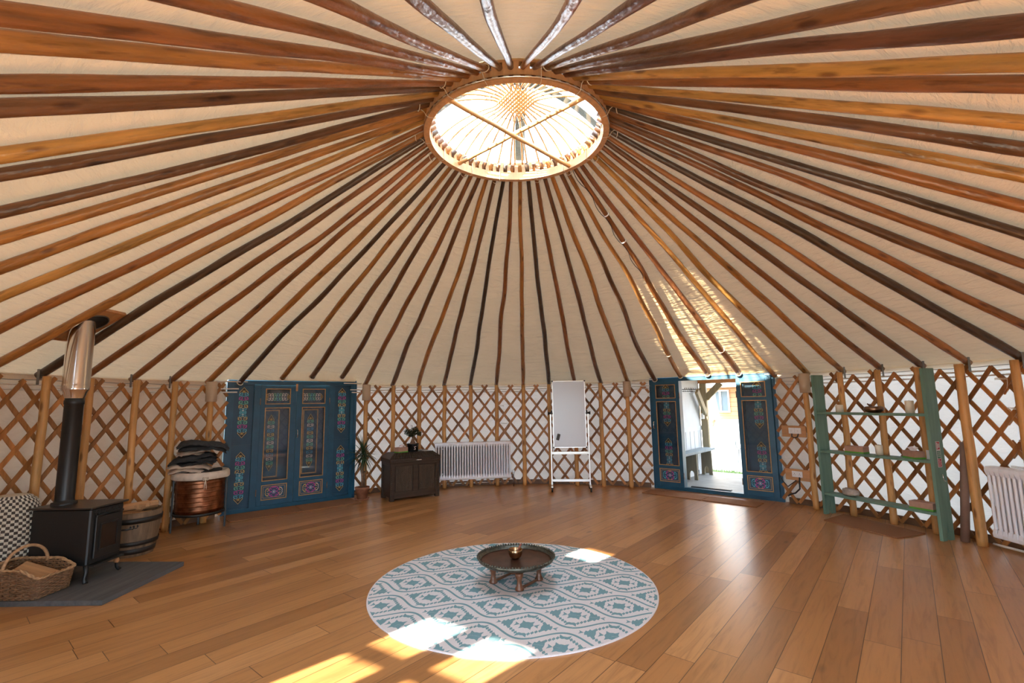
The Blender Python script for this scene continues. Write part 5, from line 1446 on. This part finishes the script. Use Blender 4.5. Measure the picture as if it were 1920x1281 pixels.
m = MB(); m.tube([(0, 0, 0), (.02, 0, .22), (.03, -.005, .30)], .008, 6)
m.tube([(-.03, 0, .50), (-.035, 0, .42), (-.01, 0, .34), (.03, 0, .30), (.08, 0, .35), (.095, 0, .43), (.085, 0, .51)], .007, 6)
yobj(m, 'garden_fork', M['iron'], 'dark garden fork leaning on the white cabin wall', 'garden fork', None, None, -.735, 3.86, .06)
gr = random.Random(2); m = MB()
for k in range(1500):
    x = gr.uniform(-1.8, .6); y = gr.uniform(2.9, 3.82); h = gr.uniform(.04, .12); a = gr.uniform(0, 6.28); dx, dy = cos(a)*.008, sin(a)*.008; lx, ly = gr.uniform(-.04, .04), gr.uniform(-.04, .04)
    m.add([(x-dx, y-dy, -.16), (x+dx, y+dy, -.16), (x+lx, y+ly, -.16+h)], [(0, 1, 2)])
o = yobj(m, 'yard_grass', M['grass'], 'short green grass along the foot of the cabin wall', 'grass', None, 'stuff')

# ------------------------------------------------------------------ light
W = bpy.data.worlds.new('sky'); SC.world = W; W.use_nodes = True
bg = W.node_tree.nodes['Background']; bg.inputs[0].default_value = (.68, .84, 1.0, 1); bg.inputs[1].default_value = SKY
def sun_light():
    d = bpy.data.lights.new('sun', 'SUN'); d.energy = SUN; d.color = (1.0, .90, .74); d.angle = RAD(.6)
    o = bpy.data.objects.new('sun', d); COL.objects.link(o)
    az = RAD(44.0); tr = Vector((sin(az), cos(az), -SUN_TAN)); o.rotation_euler = tr.to_track_quat('-Z', 'Y').to_euler(); o.location = (0, 0, 8)
sun_light()
def portal(name, loc, rot, sx, sy):
    d = bpy.data.lights.new(name, 'AREA'); d.shape = 'RECTANGLE'; d.size = sx; d.size_y = sy; d.cycles.is_portal = True
    o = bpy.data.objects.new(name, d); COL.objects.link(o); o.location = loc; o.rotation_euler = rot
SC.render.film_transparent = False
SC.cycles.use_denoising = True
SC.cycles.max_bounces = 14; SC.cycles.diffuse_bounces = 8; SC.cycles.glossy_bounces = 4; SC.cycles.transparent_max_bounces = 16; SC.cycles.transmission_bounces = 6
SC.cycles.sample_clamp_indirect = 6.0; SC.cycles.caustics_reflective = False; SC.cycles.caustics_refractive = False
SC.view_settings.view_transform = 'Standard'; SC.view_settings.look = 'None'; SC.view_settings.gamma = 1.0; SC.view_settings.exposure = EXPO; SC.view_settings.use_curve_mapping = False

# ------------------------------------------------------------------ camera
FPX, PIT, YAW, ROL, HC, DC = 892.70, .1274, -.0168, -.0155, 1.5561, 4.3796
cd = bpy.data.cameras.new('camera'); cam = bpy.data.objects.new('camera', cd); COL.objects.link(cam); SC.camera = cam
cd.sensor_width = 36; cd.sensor_fit = 'HORIZONTAL'; cd.lens = FPX*36/1920; cd.clip_start = .05; cd.clip_end = 200
Rv = Vector((cos(YAW), -sin(YAW), 0)); Fv = Vector((sin(YAW)*cos(PIT), cos(YAW)*cos(PIT), sin(PIT))); Uv = Vector((-sin(YAW)*sin(PIT), -cos(YAW)*sin(PIT), cos(PIT)))
R2 = Rv*cos(ROL)+Uv*sin(ROL); U2 = Uv*cos(ROL)-Rv*sin(ROL)
Mx = Matrix((R2, U2, -Fv)).transposed().to_4x4(); Mx.translation = Vector((0, -DC, HC)); cam.matrix_world = Mx
